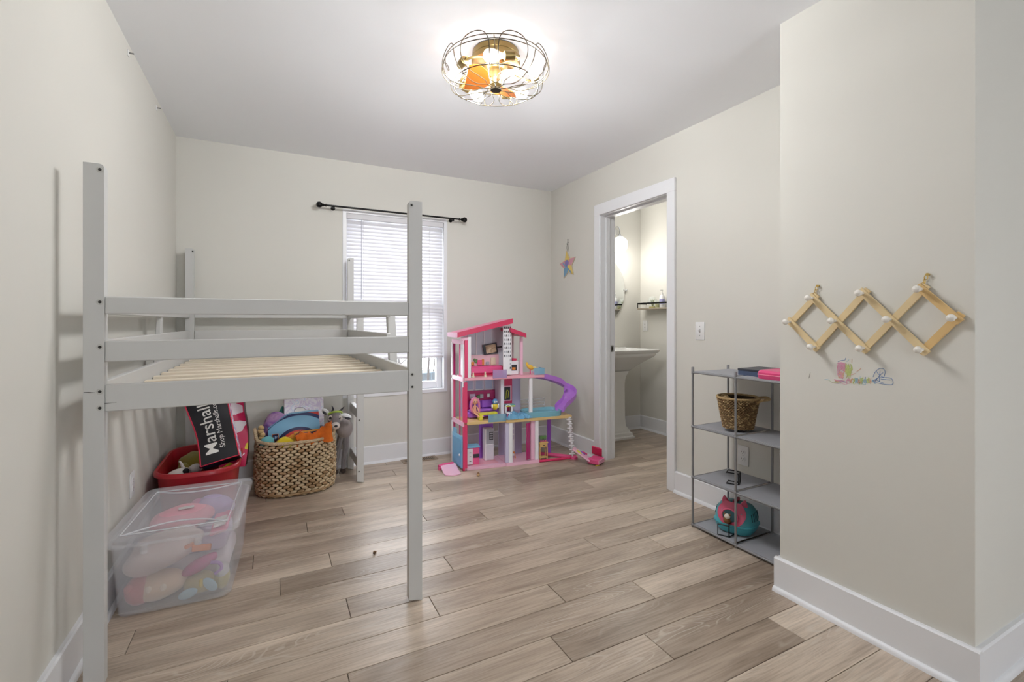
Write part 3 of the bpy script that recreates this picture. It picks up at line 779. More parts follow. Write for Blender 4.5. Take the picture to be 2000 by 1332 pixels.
for i in range(6): scrib(1.035 - .012 * i - .012, .937 + .001 * i, 1.035 - .012 * i, .958 + .002 * i, 6, (PK, OG, YG, LB, YG, LB)[i])
for i in range(5): stroke([(.985 - .009 * i, .948), (.983 - .009 * i, .972)], (LB, YG, BL, YG, OG)[i])
stroke([(.94, .975), (.934, .992), (.922, 1.006), (.908, 1.008), (.902, .998), (.905, .98)], BL); stroke([(.935, .957), (.918, .984), (.908, .994)], BL); stroke([(.93, .997), (.918, .982), (.905, .977)], BL); stroke([(.918, 1.0), (.92, .96)], BL)
stroke([(.942, .957), (.925, .972), (.9, .977), (.882, .975), (.877, .962), (.882, .953), (.905, .952), (.925, .954), (.942, .957)], BL); stroke([(.935, .966), (.905, .955)], BL); stroke([(.915, .97), (.885, .97)], BL)
stroke([(1.168, .97), (1.174, .945)], (120, 116, 110), .0012)
# ================================================================== bathroom seen through the doorway
M_CHINA = mat('white_china', (238, 238, 236), .12, var=.008, coat=.3)
M_CHROME = mat('chrome', (200, 202, 205), .12, metal=1.0, var=.03)
SX = 3.075
sk = thing('pedestal_sink', 'white pedestal sink against the bathroom wall', 'sink', (SX, 3.72, 0))
def rr2(hx, y0, y1, r, z): return rrect(0, (y0 + y1) / 2 - 3.72, hx, (y1 - y0) / 2, r, z, 4)
bs = MB().loft([rr2(.165, 3.70, 3.93, .02, .68), rr2(.18, 3.66, 3.96, .025, .71), rr2(.24, 3.60, 3.985, .03, .765), rr2(.33, 3.52, 3.99, .03, .83), rr2(.345, 3.505, 3.992, .03, .85), rr2(.345, 3.505, 3.992, .03, .865), rr2(.365, 3.485, 3.994, .025, .88), rr2(.37, 3.48, 3.994, .025, .90),
                rr2(.362, 3.488, 3.99, .02, .905), rr2(.30, 3.54, 3.88, .05, .902), rr2(.27, 3.57, 3.86, .06, .86), rr2(.17, 3.63, 3.8, .06, .80)])
bs.build('basin', M_CHINA, sk, smooth=40)
pd = MB().loft([rr2(.20, 3.66, 3.90, .015, 0), rr2(.20, 3.66, 3.90, .015, .02), rr2(.185, 3.675, 3.89, .012, .03), rr2(.183, 3.677, 3.89, .012, .055), rr2(.165, 3.69, 3.885, .012, .065), rr2(.16, 3.693, 3.885, .012, .085), rr2(.13, 3.715, 3.88, .012, .12), rr2(.124, 3.72, 3.88, .012, .2), rr2(.12, 3.722, 3.88, .012, .55), rr2(.128, 3.715, 3.885, .012, .62), rr2(.15, 3.70, 3.92, .015, .665), rr2(.16, 3.70, 3.93, .015, .679)])
pd.build('pedestal', M_CHINA, sk, smooth=40)
fc = MB(); fc.lathe([(0, .904), (.025, .904), (.022, .915), (.014, .92), (.014, .97), (.01, .985), (0, .987)], 16, (0, .2, 0)); fc.tube(spline([(0, .2, .96), (0, .14, .985), (0, .09, .975), (0, .08, .95)], 5), .01, 10)
fc.build('faucet', M_CHROME, sk)
mr = thing('oval_mirror', 'frameless oval mirror above the pedestal sink', 'mirror', (SX, BY1, 1.52))
E_ = [(.335 * math.cos(2 * math.pi * i / 48), .365 * math.sin(2 * math.pi * i / 48)) for i in range(48)]
MB().prism(E_, -.018, -.012, 'y').build('mirror_glass', mat('mirror_silver', (225, 228, 228), .02, metal=1.0, var=0), mr, smooth=0)
for sx in (-1, 1):
    p_ = MB(); p_.cyl((sx * .345, 0, 0), (sx * .345, -.02, 0), .014, 14); p_.cyl((sx * .322, -.015, 0), (sx * .352, -.015, 0), .009, 12); p_.ell((sx * .36, -.015, 0), (.012, .012, .012)); p_.build('mirror_pivot', M_CHROME, mr)
sc2 = thing('wall_sconce', 'chrome vanity light with round white glass globes above the mirror', 'wall light', (SX, BY1, 2.14))
MB().box(-.24, .24, -.022, 0, -.03, .03, b=.005).build('back_bar', M_CHROME, sc2)
M_GLOBE = mat('opal_glass', (255, 255, 252), .3, var=0, emit=(255, 250, 240), estr=1.0)
for sx in (-.155, .155):
    a_ = MB(); a_.tube(spline([(sx, -.01, 0), (sx, -.06, .03), (sx, -.12, .035), (sx, -.148, .005), (sx, -.15, -.06)], 6), .006, 10); a_.build('arm', M_CHROME, sc2)
    MB().lathe([(.012, 0), (.014, -.012), (.03, -.028), (.032, -.036), (0, -.036)], 18, (sx, -.15, -.045)).build('shade_holder', M_CHROME, sc2)
    MB().lathe([(.028, .078)] + [(.086 * math.cos(R(t)), .086 * math.sin(R(t))) for t in range(66, -76, -8)] + [(.0, -.083)], 28, (sx, -.15, -.158)).build('globe', M_GLOBE, sc2, label='glowing round opal globe')
    ld = bpy.data.lights.new('globe_light', 'POINT'); ld.energy = GLOBE_W; ld.color = (1, .97, .93); ld.shadow_soft_size = .09
    lo = bpy.data.objects.new('globe_light', ld); C.objects.link(lo); lo.parent = sc2; lo.location = (sx, -.27, -.3)
bsf = thing('bathroom_shelf', 'small dark metal shelf with a front rail on the bathroom wall', 'shelf', (BX1, 3.68, 1.325))
M_SHF = mat('shelf_wood', (150, 140, 124), .5, var=.1); 
MB().box(-.13, 0, -.22, .225, -.018, 0, b=.002).build('shelf_board', M_SHF, bsf, smooth=0)
rl = MB(); rl.box(-.13, -.124, -.22, .225, .04, .056).box(-.13, -.124, .219, .225, 0, .04).box(-.13, -.124, -.22, -.214, 0, .04).box(-.13, 0, .219, .225, .04, .056).box(-.13, 0, -.22, -.214, .04, .056)
rl.build('rail', M_BLACK, bsf, smooth=0)
ter = thing('glass_terrarium', 'round clear glass ornament with a green sprig on the bathroom shelf', 'ornament', (3.585, 3.745, 1.326))
MB().ell((0, 0, .062), (.052, .052, .06), nu=18, nv=12).build('glass_dome', mat('thin_glass', (235, 245, 240), .05, var=0, alpha=.22), ter)
MB().lathe([(0, 0), (.035, 0), (.036, .012), (0, .014)], 18).build('dome_base', mat('base_tan', (190, 180, 120), .6), ter)
sg = MB()
for i in range(7): sg.tube(spline([(0, 0, .012), (.012 * math.cos(i), .012 * math.sin(i), .045), (.025 * math.cos(i * 1.7), .025 * math.sin(i * 1.7), .085)], 3), .003, 5)
sg.build('sprig', mat('sprig_green', (140, 150, 96), .7), ter)
btl = thing('lotion_bottle', 'white pump bottle with a purple label on the bathroom shelf', 'bottle', (3.59, 3.612, 1.326))
MB().lathe([(0, 0), (.026, 0), (.027, .004), (.027, .11), (.02, .125), (.01, .13), (.01, .145), (0, .146)], 18).build('bottle_body', M_WHITE, btl)
MB().lathe([(.0274, .035), (.0276, .035), (.0276, .09), (.0274, .09)], 18).build('bottle_label', mat('label_violet', (160, 160, 200), .5, var=.15, scale=80), btl)
pm = MB(); pm.cyl((0, 0, .145), (0, 0, .175), .004, 8); pm.obox((-.012, 0, .178), (.04, .012, .008), b=.002); pm.build('pump', M_WHITE, btl)
jar = thing('glass_jar', 'clear glass jar with olive contents on the bathroom shelf', 'jar', (3.59, 3.68, 1.326))
MB().lathe([(0, 0), (.024, 0), (.026, .006), (.026, .06), (.02, .07), (.02, .078), (0, .079)], 18).build('jar_body', mat('thin_glass', (235, 245, 240), .05), jar)
MB().lathe([(0, .003), (.022, .003), (.022, .04), (0, .041)], 18).build('jar_contents', mat('olive_paste', (176, 172, 96), .6), jar)

# ================================================================== grey cube shelf
sf = thing('cube_shelf', 'grey metal tube shelf with sagging fabric panels against the door wall', 'shelf', (2.304, 1.65, 0))
M_TUBE = mat('grey_tube', (150, 151, 154), .38, metal=.55, var=.05)
M_FAB = mat('grey_fabric', (160, 161, 166), .8, var=.05, scale=20, bump=.06, bump_scale=400)
PX, PYS, PZ = (2.153, 2.452), (1.929, 1.648, 1.372), (.014, .287, .577, .888)
for x in PX:
    for y in PYS:
        for i in range(3): MB().cyl((x, y, PZ[i] + (.008 if i else -.014)), (x, y, PZ[i + 1] - .008), .0062, 10).build('upright', M_TUBE, sf, world=True)
        MB().lathe([(0, -.01), (.008, -.01), (.008, .028), (.006, .032), (0, .033)], 10, (x, y, PZ[3])).build('end_cap', M_TUBE, sf, world=True)
        for z in PZ[:3]:
            MB().ell((x, y, z), (.0095, .0095, .0115), nu=10, nv=7).build('joint', M_TUBE, sf, world=True)
for z in PZ:
    for y in PYS: MB().cyl((PX[0], y, z), (PX[1], y, z), .0058, 10).build('crossbar', M_TUBE, sf, world=True)
    for x in PX:
        for j in range(2): MB().cyl((x, PYS[j], z), (x, PYS[j + 1], z), .0058, 10).build('crossbar', M_TUBE, sf, world=True)
    for j in range(2):
        ya, yb = PYS[j] - .012, PYS[j + 1] + .012
        def cf(u, v, z=z, ya=ya, yb=yb):
            return (PX[0] + .001 + (PX[1] - PX[0] - .002) * u, ya + (yb - ya) * v, z + .007 - .012 * math.sin(math.pi * u) * (.55 + .45 * math.cos(math.pi * (2 * v - 1)) ) * (1 if z > .05 else .4))
        MB().sheet(cf, 8, 8, .003).build('fabric_panel', M_FAB, sf, world=True, smooth=60)
# small woven basket
def woven(mb_fn, rows, zf, rad, per, ts, seed, m0, m1=None):
    """stitches in rows round a vessel: rad(z, a) -> (x, y) ; every stitch a small tilted bead"""
    rr = random.Random(seed); mb = MB()
    for i in range(rows):
        z = zf(i); n = per(i)
        for j in range(n):
            a = 2 * math.pi * (j + .5 * (i % 2)) / n
            x, y, nx, ny = rad(z, a); yaw = math.atan2(ny, nx)
            tl = ts[3] * (1 if i % 2 else -1)
            mb.ell((x, y, z + rr.uniform(-.001, .001)), (ts[0] * rr.uniform(.85, 1.15), ts[1] * rr.uniform(.9, 1.1), ts[2] * rr.uniform(.9, 1.1)), (tl, 0, yaw), 6, 4, m=0 if rr.random() < .7 else 1)
    return mb
sbk = thing('woven_basket', 'small brown woven basket with rope handles on the second shelf', 'basket', (2.285, 1.735, .594), rz=R(-140))
def rad_s(z, a):
    r = .074 + .031 * (z / .17); return (r * math.cos(a), r * math.sin(a), math.cos(a), math.sin(a))
M_SEA, M_SEA2 = mat('seagrass', (136, 108, 74), .75, var=.28, scale=60), mat('seagrass_light', (186, 158, 114), .75, var=.2, scale=60)
wv = woven(None, 23, lambda i: .006 + .0073 * i, rad_s, lambda i: 40, (.0055, .0082, .0034, .35), 2, None).build('weave', [M_SEA, M_SEA2], sbk); wv['kind'] = 'stuff'
MB().lathe([(0, .002), (.068, .002), (.098, .166), (.096, .166), (.066, .006), (0, .006)], 36).build('liner', mat('seagrass_dark', (74, 56, 36), .85, var=.2, scale=40), sbk)
def braid(path, r, turns, name, parent, mats, world=False):
    P = spline(path, 10); n = len(P); mb = MB()
    for s_ in range(3):
        q = []
        for i in range(n):
            d = (P[min(i + 1, n - 1)] - P[max(i - 1, 0)]); x, y, d = frame_from(d); a = 2 * math.pi * (turns * i / (n - 1) + s_ / 3)
            q.append(P[i] + (x * math.cos(a) + y * math.sin(a)) * r * .6)
        mb.tube(q, r * .62, 6)
    return mb.build(name, mats, parent, world=world)
braid([(.105 * math.cos(R(a)), .105 * math.sin(R(a)), .170) for a in range(0, 361, 20)], .006, 30, 'rim', sbk, M_SEA2)
braid([(-.045, .085, .15), (-.05, .108, .165), (-.03, .142, .172), (.015, .15, .168), (.045, .115, .165), (.045, .085, .15)], .0065, 9, 'handle', sbk, M_SEA2)
braid([(-.04, -.09, .15), (-.04, -.07, .172), (-.02, -.045, .16), (.02, -.045, .16), (.04, -.07, .172), (.04, -.09, .15)], .0065, 9, 'handle', sbk, M_SEA2)
# toy pet carrier
pc = thing('toy_pet_carrier', 'teal and pink toy pet carrier with cat ears on the bottom shelf', 'toy', (2.3, 1.755, .02), rz=R(-72))
M_TEAL = mat('teal_plastic', (82, 176, 190), .3, var=.03); M_PKP = mat('pink_plastic', (214, 92, 124), .3, var=.03)
M_PKD = mat('pink_dark', (196, 60, 92), .35, var=.03)
def crect(hx, hy, z, n=6): return rrect(0, 0, hx, hy, min(hx, hy) * .75, z, n)
MB().loft([crect(.07, .06, 0), crect(.085, .075, .008), crect(.1, .088, .03), crect(.105, .092, .05), crect(.11, .097, .054), crect(.11, .097, .06)]).build('lower_shell', M_TEAL, pc)
MB().loft([crect(.104, .091, .058), crect(.102, .088, .09), crect(.095, .078, .125), crect(.078, .058, .15), crect(.05, .03, .162), crect(.02, .012, .165)]).build('upper_shell', M_TEAL, pc)
# the pink face on the local -y side, with round opening and ears
fy = lambda z: -(.094 - .0 if z < .09 else .094 - (z - .09) * .55)
rg = []
for zz, hx in ((.066, .05), (.085, .066), (.11, .072), (.135, .068), (.155, .055), (.168, .035)):
    pass
fm = MB()
def face(u, v):
    z = .062 + .108 * v; hx = .074 * math.sin(math.pi * (.2 + .62 * v)); x = (u - .5) * 2 * hx
    return (x, fy(z) - .004 + .25 * x * x / .09 * .9, z)
fm.sheet(face, 12, 10, .006).build('face_plate', M_PKP, pc, smooth=60)
for sx in (-1, 1):
    ear = MB().loft([[(sx * .046 + .024 * math.cos(R(a)), -.03 + .014 * math.sin(R(a)), .148) for a in range(0, 360, 45)], [(sx * .05 + .016 * math.cos(R(a)), -.03 + .009 * math.sin(R(a)), .17) for a in range(0, 360, 45)], [(sx * .054 + .004 * math.cos(R(a)), -.03 + .003 * math.sin(R(a)), .188) for a in range(0, 360, 45)]])
    ear.build('ear', M_PKP, pc)
MB().loft([[(.012 * math.cos(R(a)) + 0, .05 * math.sin(R(a)) - .005, .158 + .010 * abs(math.cos(R(a)))) for a in range(0, 360, 30)], [(.010 * math.cos(R(a)), .048 * math.sin(R(a)) - .005, .174) for a in range(0, 360, 30)]]).build('carry_handle', M_PKD, pc)
MB().prism([(.04 * math.cos(R(a)), .108 + .036 * math.sin(R(a))) for a in range(0, 360, 15)], -.1015, -.0985, 'y').build('porthole', mat('porthole_dark', (66, 100, 108), .4, var=.1), pc, smooth=0)
MB().tube([(.041 * math.cos(R(a)), -.1005, .108 + .037 * math.sin(R(a))) for a in range(0, 360, 12)], .004, 8, closed=True).build('porthole_rim', M_PKP, pc)
MB().prism([(-.012, .066), (.012, .066), (.014, .078), (-.014, .078)], -.106, -.1, 'y').build('latch', M_PKD, pc, smooth=0)
for sx in (-1, 1):
    for k_ in range(6):
        y = -.045 + .018 * k_
        ys = max(0, abs(y) - .021); xs_ = .0992 - (.063 - math.sqrt(.063 ** 2 - ys ** 2))
        MB().obox((sx * xs_, y, .105), (.003, .006, .05 - .004 * abs(k_ - 2.5)), (0, sx * R(-11), 0), b=.0008).build('air_slot', mat('slot_teal_dark', (40, 96, 110), .5), pc, smooth=0)
dg_ = thing('toy_puppy', 'tiny brown and white plush puppy peeking from the pet carrier window', 'toy', (2.182, 1.722, .112), rz=R(-72))
MB().ell((0, -.004, .0), (.02, .012, .018), nu=12, nv=8).build('body', mat('puppy_brown', (120, 82, 44), .8, var=.15, bump=.3, bump_scale=300), dg_)
hd_ = MB().ell((.002, -.006, .022), (.016, .013, .014), nu=12, nv=8).build('head', mat('puppy_white', (226, 216, 204), .8, bump=.3, bump_scale=300), dg_)
for sx in (-1, 1): MB().ell((sx * .012 + .002, -.006, .031), (.006, .004, .009), (0, sx * .5, 0), 8, 6).build('ear', mat('puppy_brown', (120, 82, 44), .8), dg_)
# little black wire stands
def wire_stand(name, label, loc, rz, sq):
    t_ = thing(name, label, 'wire stand', loc, rz)
    for q in sq:
        MB().tube(q, .0034, 6, closed=True).build('wire_square', M_BLACK, t_, smooth=20)
    return t_
def sqr(x0, x1, y, z0, z1): return [(x0, y, z0), (x1, y, z0), (x1, y, z1), (x0, y, z1)]
wire_stand('wire_stand', 'black wire stand of two square frames in front of the pet carrier', (2.168, 1.735, .026), R(-62), [[(-.028, 0, 0), (.028, 0, 0), (.028, 0, .056), (-.028, 0, .056)], [(.028, 0, 0), (.045, .05, 0), (.045, .05, .07), (.028, 0, .07)]])
wire_stand('wire_stand', 'black wire stand lying on the empty middle shelf', (2.24, 1.735, .292), R(-62), [[(-.03, 0, 0), (.03, 0, 0), (.03, .05, 0), (-.03, .05, 0)], [(.03, 0, 0), (.03, .05, 0), (.03, .05, .06), (.03, 0, .06)], [(-.03, .0, .06), (.03, 0, .06), (.03, .05, .06), (-.03, .05, .06)]])
# things on the top of the shelf
gb = thing('board_game_box', 'dark blue flat box lying on top of the grey shelf', 'box', (2.30, 1.55, .892), rz=R(3))
MB().box(-.12, .12, -.09, .14, 0, .032, b=.002).build('box_base', mat('box_blue', (74, 88, 116), .5, var=.12, scale=30), gb, smooth=0)
MB().box(-.122, .122, -.092, .142, .026, .038, b=.002).build('box_lid', mat('box_dark', (48, 52, 62), .45, var=.1), gb, smooth=0)
pkb = thing('pink_case', 'hot pink plastic case on top of the grey shelf beside the dark box', 'case', (2.25, 1.46, .892), rz=R(-2))
MB().loft([rrect(0, 0, .085, .085, .02, z, 4) for z in (0,)] + [rrect(0, 0, .092, .092, .03, .012, 4), rrect(0, 0, .092, .092, .03, .035, 4), rrect(0, 0, .084, .084, .03, .046, 4)]).build('case_shell', mat('hot_pink', (228, 78, 132), .35, var=.03), pkb)
MB().tube([q for q in rrect(0, 0, .0925, .0925, .03, .024, 4)], .0022, 6, closed=True).build('seam', mat('pink_light', (240, 140, 170), .4), pkb)
# put box and case so that they do not touch
gb.location = (2.33, 1.60, .892); pkb.location = (2.255, 1.452, .892)
gb.scale = (.8, .7, 1)
# ================================================================== dollhouse in the corner
DPHI = R(-6.5); DO = Vector((1.353, 3.465, 0))
dh = thing('dollhouse', 'tall pink and white plastic dollhouse with a purple slide in the corner', 'dollhouse', DO, DPHI)
DM = Matrix.Translation(DO) @ Matrix.Rotation(DPHI, 4, 'Z')
def dl(x, y, z): return DM @ Vector((x, y, z))
def K(n, c, r=.32, v=.03, **k): return mat('doll_' + n, c, r, var=v, **k)
PKL, PKM, PKH, PKR = K('pale_pink', (240, 190, 212)), K('pink', (232, 92, 146)), K('hot_pink', (222, 58, 108)), K('roof_pink', (202, 44, 88))
WHT, LAV, PUR, TAN, SKY, MAG, LIM = K('white', (240, 238, 242)), K('lavender', (206, 200, 226)), K('purple', (160, 96, 206)), K('tan', (222, 190, 130)), K('sky', (126, 190, 226)), K('magenta', (176, 28, 104)), K('lime', (226, 220, 74))
PNK3 = K('floor_pink', (238, 170, 186)); CLB = K('clear_blue', (140, 196, 224), .1, alpha=.5); CLL = K('clear_lilac', (190, 170, 220), .1, alpha=.5); CLM = K('clear_magenta', (196, 30, 120), .12, alpha=.78)
CLW = K('clear_white', (225, 230, 240), .1, alpha=.3); ORG = K('orange', (226, 142, 60)); DGY = K('dark', (44, 44, 52)); GRY = K('grey', (176, 176, 186)); MGW = K('wall_lav', (186, 180, 212)); GRN = K('leaf', (96, 140, 80))
def dp(name, bx, m, b=.002, par=None, seg=1): return MB().box(*bx, b=b, seg=seg).build(name, m, par or dh, smooth=0)
# ground floor
dp('base', (0, .345, 0, .25, 0, .022), PKL); dp('base', (.345, .64, -.008, .25, 0, .028), PKL)
MB().prism([(.07, .05), (.30, .05), (.30, .2), (.07, .2)], .022, .0235).build('floor_mat', PNK3, dh, smooth=0)
fbar = MB().tube([(.64, .005, .011), (.93, .0, .011)], .011, 8).build('frame_bar', PKH, dh)
MB().tube(spline([(.70, .21, .016), (.80, .13, .018), (.90, .05, .016), (.955, .005, .014), (.982, -.008, .013)], 6), .016, 10).build('frame_bar', PKM, dh)
MB().lathe([(0, 0), (.032, 0), (.032, .018), (.026, .024), (0, .024)], 20, (.968, .0, 0)).build('frame_foot', PKM, dh)
# left stack: posts of the lift shaft
SL = lambda t: (-.004 - .028 * t, .0 + .235 * t)     # left side, front (t=0) to back (t=1)
dp('post', (-.013, .022, 0, .022, 0, .70), PKH); dp('post', (.0, .026, 0, .022, .735, 1.035), PKH)
dp('post', (-.017, -.003, .0, .02, .66, 1.03), WHT, .003)
for z0, z1 in ((.02, .36), (.383, .712), (.735, 1.01)):
    x, y = SL(1); dp('post', (x - .018, x - .006, y - .01, y + .012, z0, z1), WHT); dp('post', (x - .006, x + .012, y - .012, y + .008, z0, z1), MAG if z0 > .7 else PKM)
    x, y = SL(.42); dp('post', (x - .004, x + .006, y - .006, y + .006, z0, z1), PKM)
def side_panel(name, t0, t1, z0, z1, th, m, off=0):
    (xa, ya), (xb, yb) = SL(t0), SL(t1); d = Vector((xb - xa, yb - ya)).normalized(); n_ = Vector((-d.y, d.x)); a = Vector((xa, ya)) + n_ * off; b = Vector((xb, yb)) + n_ * off
    return MB().prism([tuple(a), tuple(b), tuple(b + n_ * th), tuple(a + n_ * th)], z0, z1).build(name, m, dh, smooth=0)
for z in (.352, .705, 1.0): side_panel('cross_beam', .0, 1.05, z, z + .034, .012, PKL if z > .3 else WHT)
side_panel('blue_door', .06, .98, .02, .27, .01, SKY, .006); side_panel('door_inset', .14, .9, .045, .245, .003, K('sky_deep', (104, 170, 214)), .016); side_panel('door_inset', .62, .9, .27, .31, .008, SKY, .006)
kn = MB(); xk, yk = SL(.2); kn.ell((xk - .022, yk, .12), (.006, .006, .01)); kn.build('door_knob', WHT, dh)
# floors
dp('second_floor', (-.008, .345, 0, .25, .36, .383), TAN); dp('pool_deck', (.345, .945, -.006, .245, .354, .378), TAN)
dp('third_floor', (-.002, .69, 0, .25, .712, .735), PNK3)
# columns
dp('column', (.343, .372, .004, .03, .028, .357), LAV); dp('column', (.372, .406, 0, .035, .022, .355), WHT, .004); dp('column', (.606, .638, 0, .03, .022, .355), WHT, .004); dp('column', (.572, .606, .01, .035, .028, .355), PKL, .004)
dp('column', (.556, .587, .01, .03, .378, .712), WHT, .004); dp('column', (.81, .842, .19, .215, 0, .356), PUR, .004); dp('column', (.488, .512, .04, .062, .735, 1.05), PKL, .003)
# walls
dp('wall_panel', (.185, .31, .225, .235, .022, .36), PUR); dp('wall_panel', (.36, .575, .225, .235, .028, .354), MGW); dp('wall_panel', (.026, .33, .225, .235, .383, .712), LAV); dp('wall_panel', (.322, .352, .06, .225, .383, .712), K('wall_white', (226, 224, 238))); dp('wall_panel', (.352, .475, .2, .212, .378, .712), PKH)
dp('wall_panel', (.475, .555, .205, .213, .378, .712), MGW)
MB().prism([(.03, .735), (.40, .735), (.40, 1.165), (.03, 1.06)], .225, .235, 'y').build('wall_panel', K('wall_grey', (206, 210, 222)), dh, smooth=0)
dp('wall_panel', (.026, .052, .0, .235, .735, 1.06), WHT); dp('wall_panel', (.40, .49, .2, .21, .735, 1.09), K('wall_rose', (228, 206, 210)))
for i in range(4):
    x = .085 + .07 * i; dp('wall_batten', (x, x + .006, .219, .225, .735, 1.06 + .284 * (x - .03)), WHT, .001)
for i in range(3):
    x = .06 + .085 * i
    w_ = dp('toy_window', (x, x + .075, .219, .225, .60, .70), WHT, .001); dp('toy_pane', (x + .007, x + .068, .2165, .219, .608, .692), K('pane_blue', (176, 190, 220)), .0, w_)
# patterned screen with rows of leaf-shaped holes
scn = dp('patterned_screen', (.327, .40, .016, .022, .745, 1.15), WHT, .0)
for i in range(11):
    for j in range(4):
        x = .336 + .0175 * j; z = .80 + .033 * i
        if i < 3 and j < 3: continue
        MB().prism([(x - .004, z - .006), (x, z - .012), (x + .005, z + .004), (x + .001, z + .012), (x - .003, z + .006)], .0135, .0158, 'y').build('leaf_hole', GRY if (i < 9 and (i + j) % 3) else DGY, scn, smooth=0)
# string curtain in the next room
for i in range(5): MB().cyl((.415 + .016 * i, .19, .84), (.415 + .016 * i, .19, 1.06), .0016, 5).build('hanging_string', GRY, dh)
# roofs
def roof(x0, z0, x1, z1, th, y0, y1, m, name='roof'):
    return MB().prism([(x0, z0), (x1, z1), (x1, z1 + th), (x0, z0 + th)], y0, y1, 'y').build(name, m, dh, smooth=0)
roof(-.064, 1.055, .398, 1.166, .040, -.022, .0, PKR); roof(-.064, 1.062, .398, 1.172, .028, .0, .27, K('roof_top', (226, 120, 160))); roof(-.078, 1.055, -.064, 1.058, .034, -.018, .272, PKL, 'roof_edge')
roof(.378, 1.096, .517, 1.048, .034, -.022, .0, PKR); roof(.378, 1.10, .517, 1.052, .026, .0, .26, PKR)
dp('gable_beam', (-.03, .03, .0, .012, 1.03, 1.056), PKL)
# rails
def rail(x0, x1, y, z0, z1, m, n=0):
    o = dp('balcony_rail', (x0, x1, y - .003, y, z0, z1), m, .0006)
    return o
rail(.232, .352, -.001, .722, .79, CLL); rail(.595, .69, .0, .736, .792, CLB); dp('balcony_rail', (.686, .69, .0, .12, .736, .79), CLB, .0006); rail(.195, .345, -.001, .37, .432, CLB)
for k_ in range(4): MB().box(.56, .80, .238, .241, .405 + .028 * k_, .412 + .028 * k_).build('deck_rail', CLW, dh, smooth=0)
for x in (.56, .68, .797): MB().box(x, x + .004, .237, .242, .378, .50).build('deck_rail', CLW, dh, smooth=0)
# pool basin on the deck
WAT = K('pool_blue', (140, 204, 222), .15, .08, alpha=.7)
pl_ = MB(); 
pl_.loft([rrect(.70, .10, .165, .105, .06, .379, 5), rrect(.70, .10, .168, .108, .06, .42, 5), rrect(.70, .10, .158, .098, .055, .424, 5), rrect(.70, .10, .150, .09, .05, .40, 5)], cap0=True, cap1=True).build('pool', WAT, dh)
rr = random.Random(8)
crk = {}
def crk_f(u, v):
    k_ = (round(u * 22), round(v * 10))
    if k_ not in crk: crk[k_] = rr.uniform(-.012, .014)
    e_ = min(u, 1 - u, v, 1 - v) * 5
    return (.352 + .225 * u, -.012 + .14 * v, .381 + .042 * min(1, e_) * (.8 + .2 * math.sin(7 * u)) + crk[k_] * min(1, e_ + .2))
MB().sheet(crk_f, 22, 10, .001).build('crinkled_film', K('film_blue', (128, 190, 228), .12, .25, scale=40, alpha=.7), dh, smooth=0)
# purple slide: an open trough along a bent path
path = spline([(.655, .14, .705), (.72, .14, .695), (.82, .15, .668), (.92, .17, .628), (.985, .16, .58), (.99, .11, .53), (.945, .075, .485), (.885, .06, .445), (.855, .05, .415)], 5)
rings = []
for i, q in enumerate(path):
    d = path[min(i + 1, len(path) - 1)] - path[max(i - 1, 0)]; d.z = 0; d.normalize(); s_ = Vector((d.y, -d.x, 0)); u_ = Vector((0, 0, 1)); w2 = .05; hh = .038
    prof = [(-w2 - .004, hh), (-w2, 0), (-w2 * .6, -.01), (w2 * .6, -.01), (w2, 0), (w2 + .004, hh), (w2 + .008, hh), (w2 + .004, -.004), (w2 * .6, -.015), (-w2 * .6, -.015), (-w2 - .004, -.004), (-w2 - .008, hh)]
    rings.append([q + s_ * a + u_ * b for a, b in prof])
MB().loft(rings).build('slide', K('slide_purple', (188, 126, 218), .3), dh, smooth=40)
# white stacked ladder of pegs
ldr = MB().tube([(.918, -.004, .355), (.926, -.004, .25), (.94, -.004, .12), (.952, -.004, .024)], .007, 8).build('ladder_spine', WHT, dh)
for i in range(9):
    z = .045 + .037 * i; x = .951 - .033 * (z / .355)
    MB().obox((x, -.004, z), (.05, .022, .007), b=.003).build('ladder_step', WHT, ldr); MB().obox((x + .004, -.004, z + .018), (.02, .026, .012), b=.003).build('ladder_step', WHT, ldr)
# ground floor doors and bathroom shelf unit
sw = MB().box(-.0, .052, -.003, .003, 0, .30, b=.001); swo = sw.build('magenta_door', CLM, dh); swo.location = (.562, .012, .04); swo.rotation_euler = (0, 0, R(215))
dp('shelf_unit', (.44, .485, .17, .222, .028, .34), WHT); 
for i in range(3): dp('shelf_unit_slot', (.446, .479, .168, .1705, .17 + .05 * i, .205 + .05 * i), LAV, 0)

# ---- furniture and figures: each a toy of its own
G = 'toy furniture in the dollhouse'
def toy(name, label, cat, x, y, z, rz=0, group=None): return thing(name, label, cat, dl(x, y, z), DPHI + rz, group)
def bb(t_, name, x0, x1, y0, y1, z0, z1, m, b=.002): return MB().box(x0, x1, y0, y1, z0, z1, b=b).build(name, m, t_, smooth=0)
t_ = toy('toy_sofa', 'purple toy sofa with a magenta shelf back on the second storey', 'toy sofa', .19, .12, .384, group=G)
bb(t_, 'sofa_base', -.125, .135, 0, .085, .004, .05, PUR, .008); bb(t_, 'seat_cushion', -.115, .125, -.004, .06, .05, .07, K('purple_soft', (172, 112, 214)), .008); bb(t_, 'backrest', -.10, .0, .06, .085, .07, .135, PUR, .008); bb(t_, 'backrest', .003, .1, .06, .085, .07, .135, PUR, .008)
bb(t_, 'armrest', .122, .142, 0, .085, .004, .1, PUR, .006); sh_ = bb(t_, 'shelf_back', -.13, .13, .086, .098, .06, .215, MAG)
for x, z, w_, h_, m in ((-.07, .15, .05, .04, LAV), (.01, .15, .03, .035, GRY), (.07, .155, .022, .03, WHT), (-.02, .145, .03, .03, GRN)): bb(sh_, 'shelf_trinket', x - w_ / 2, x + w_ / 2, .078, .0865, z, z + h_, m, .001)
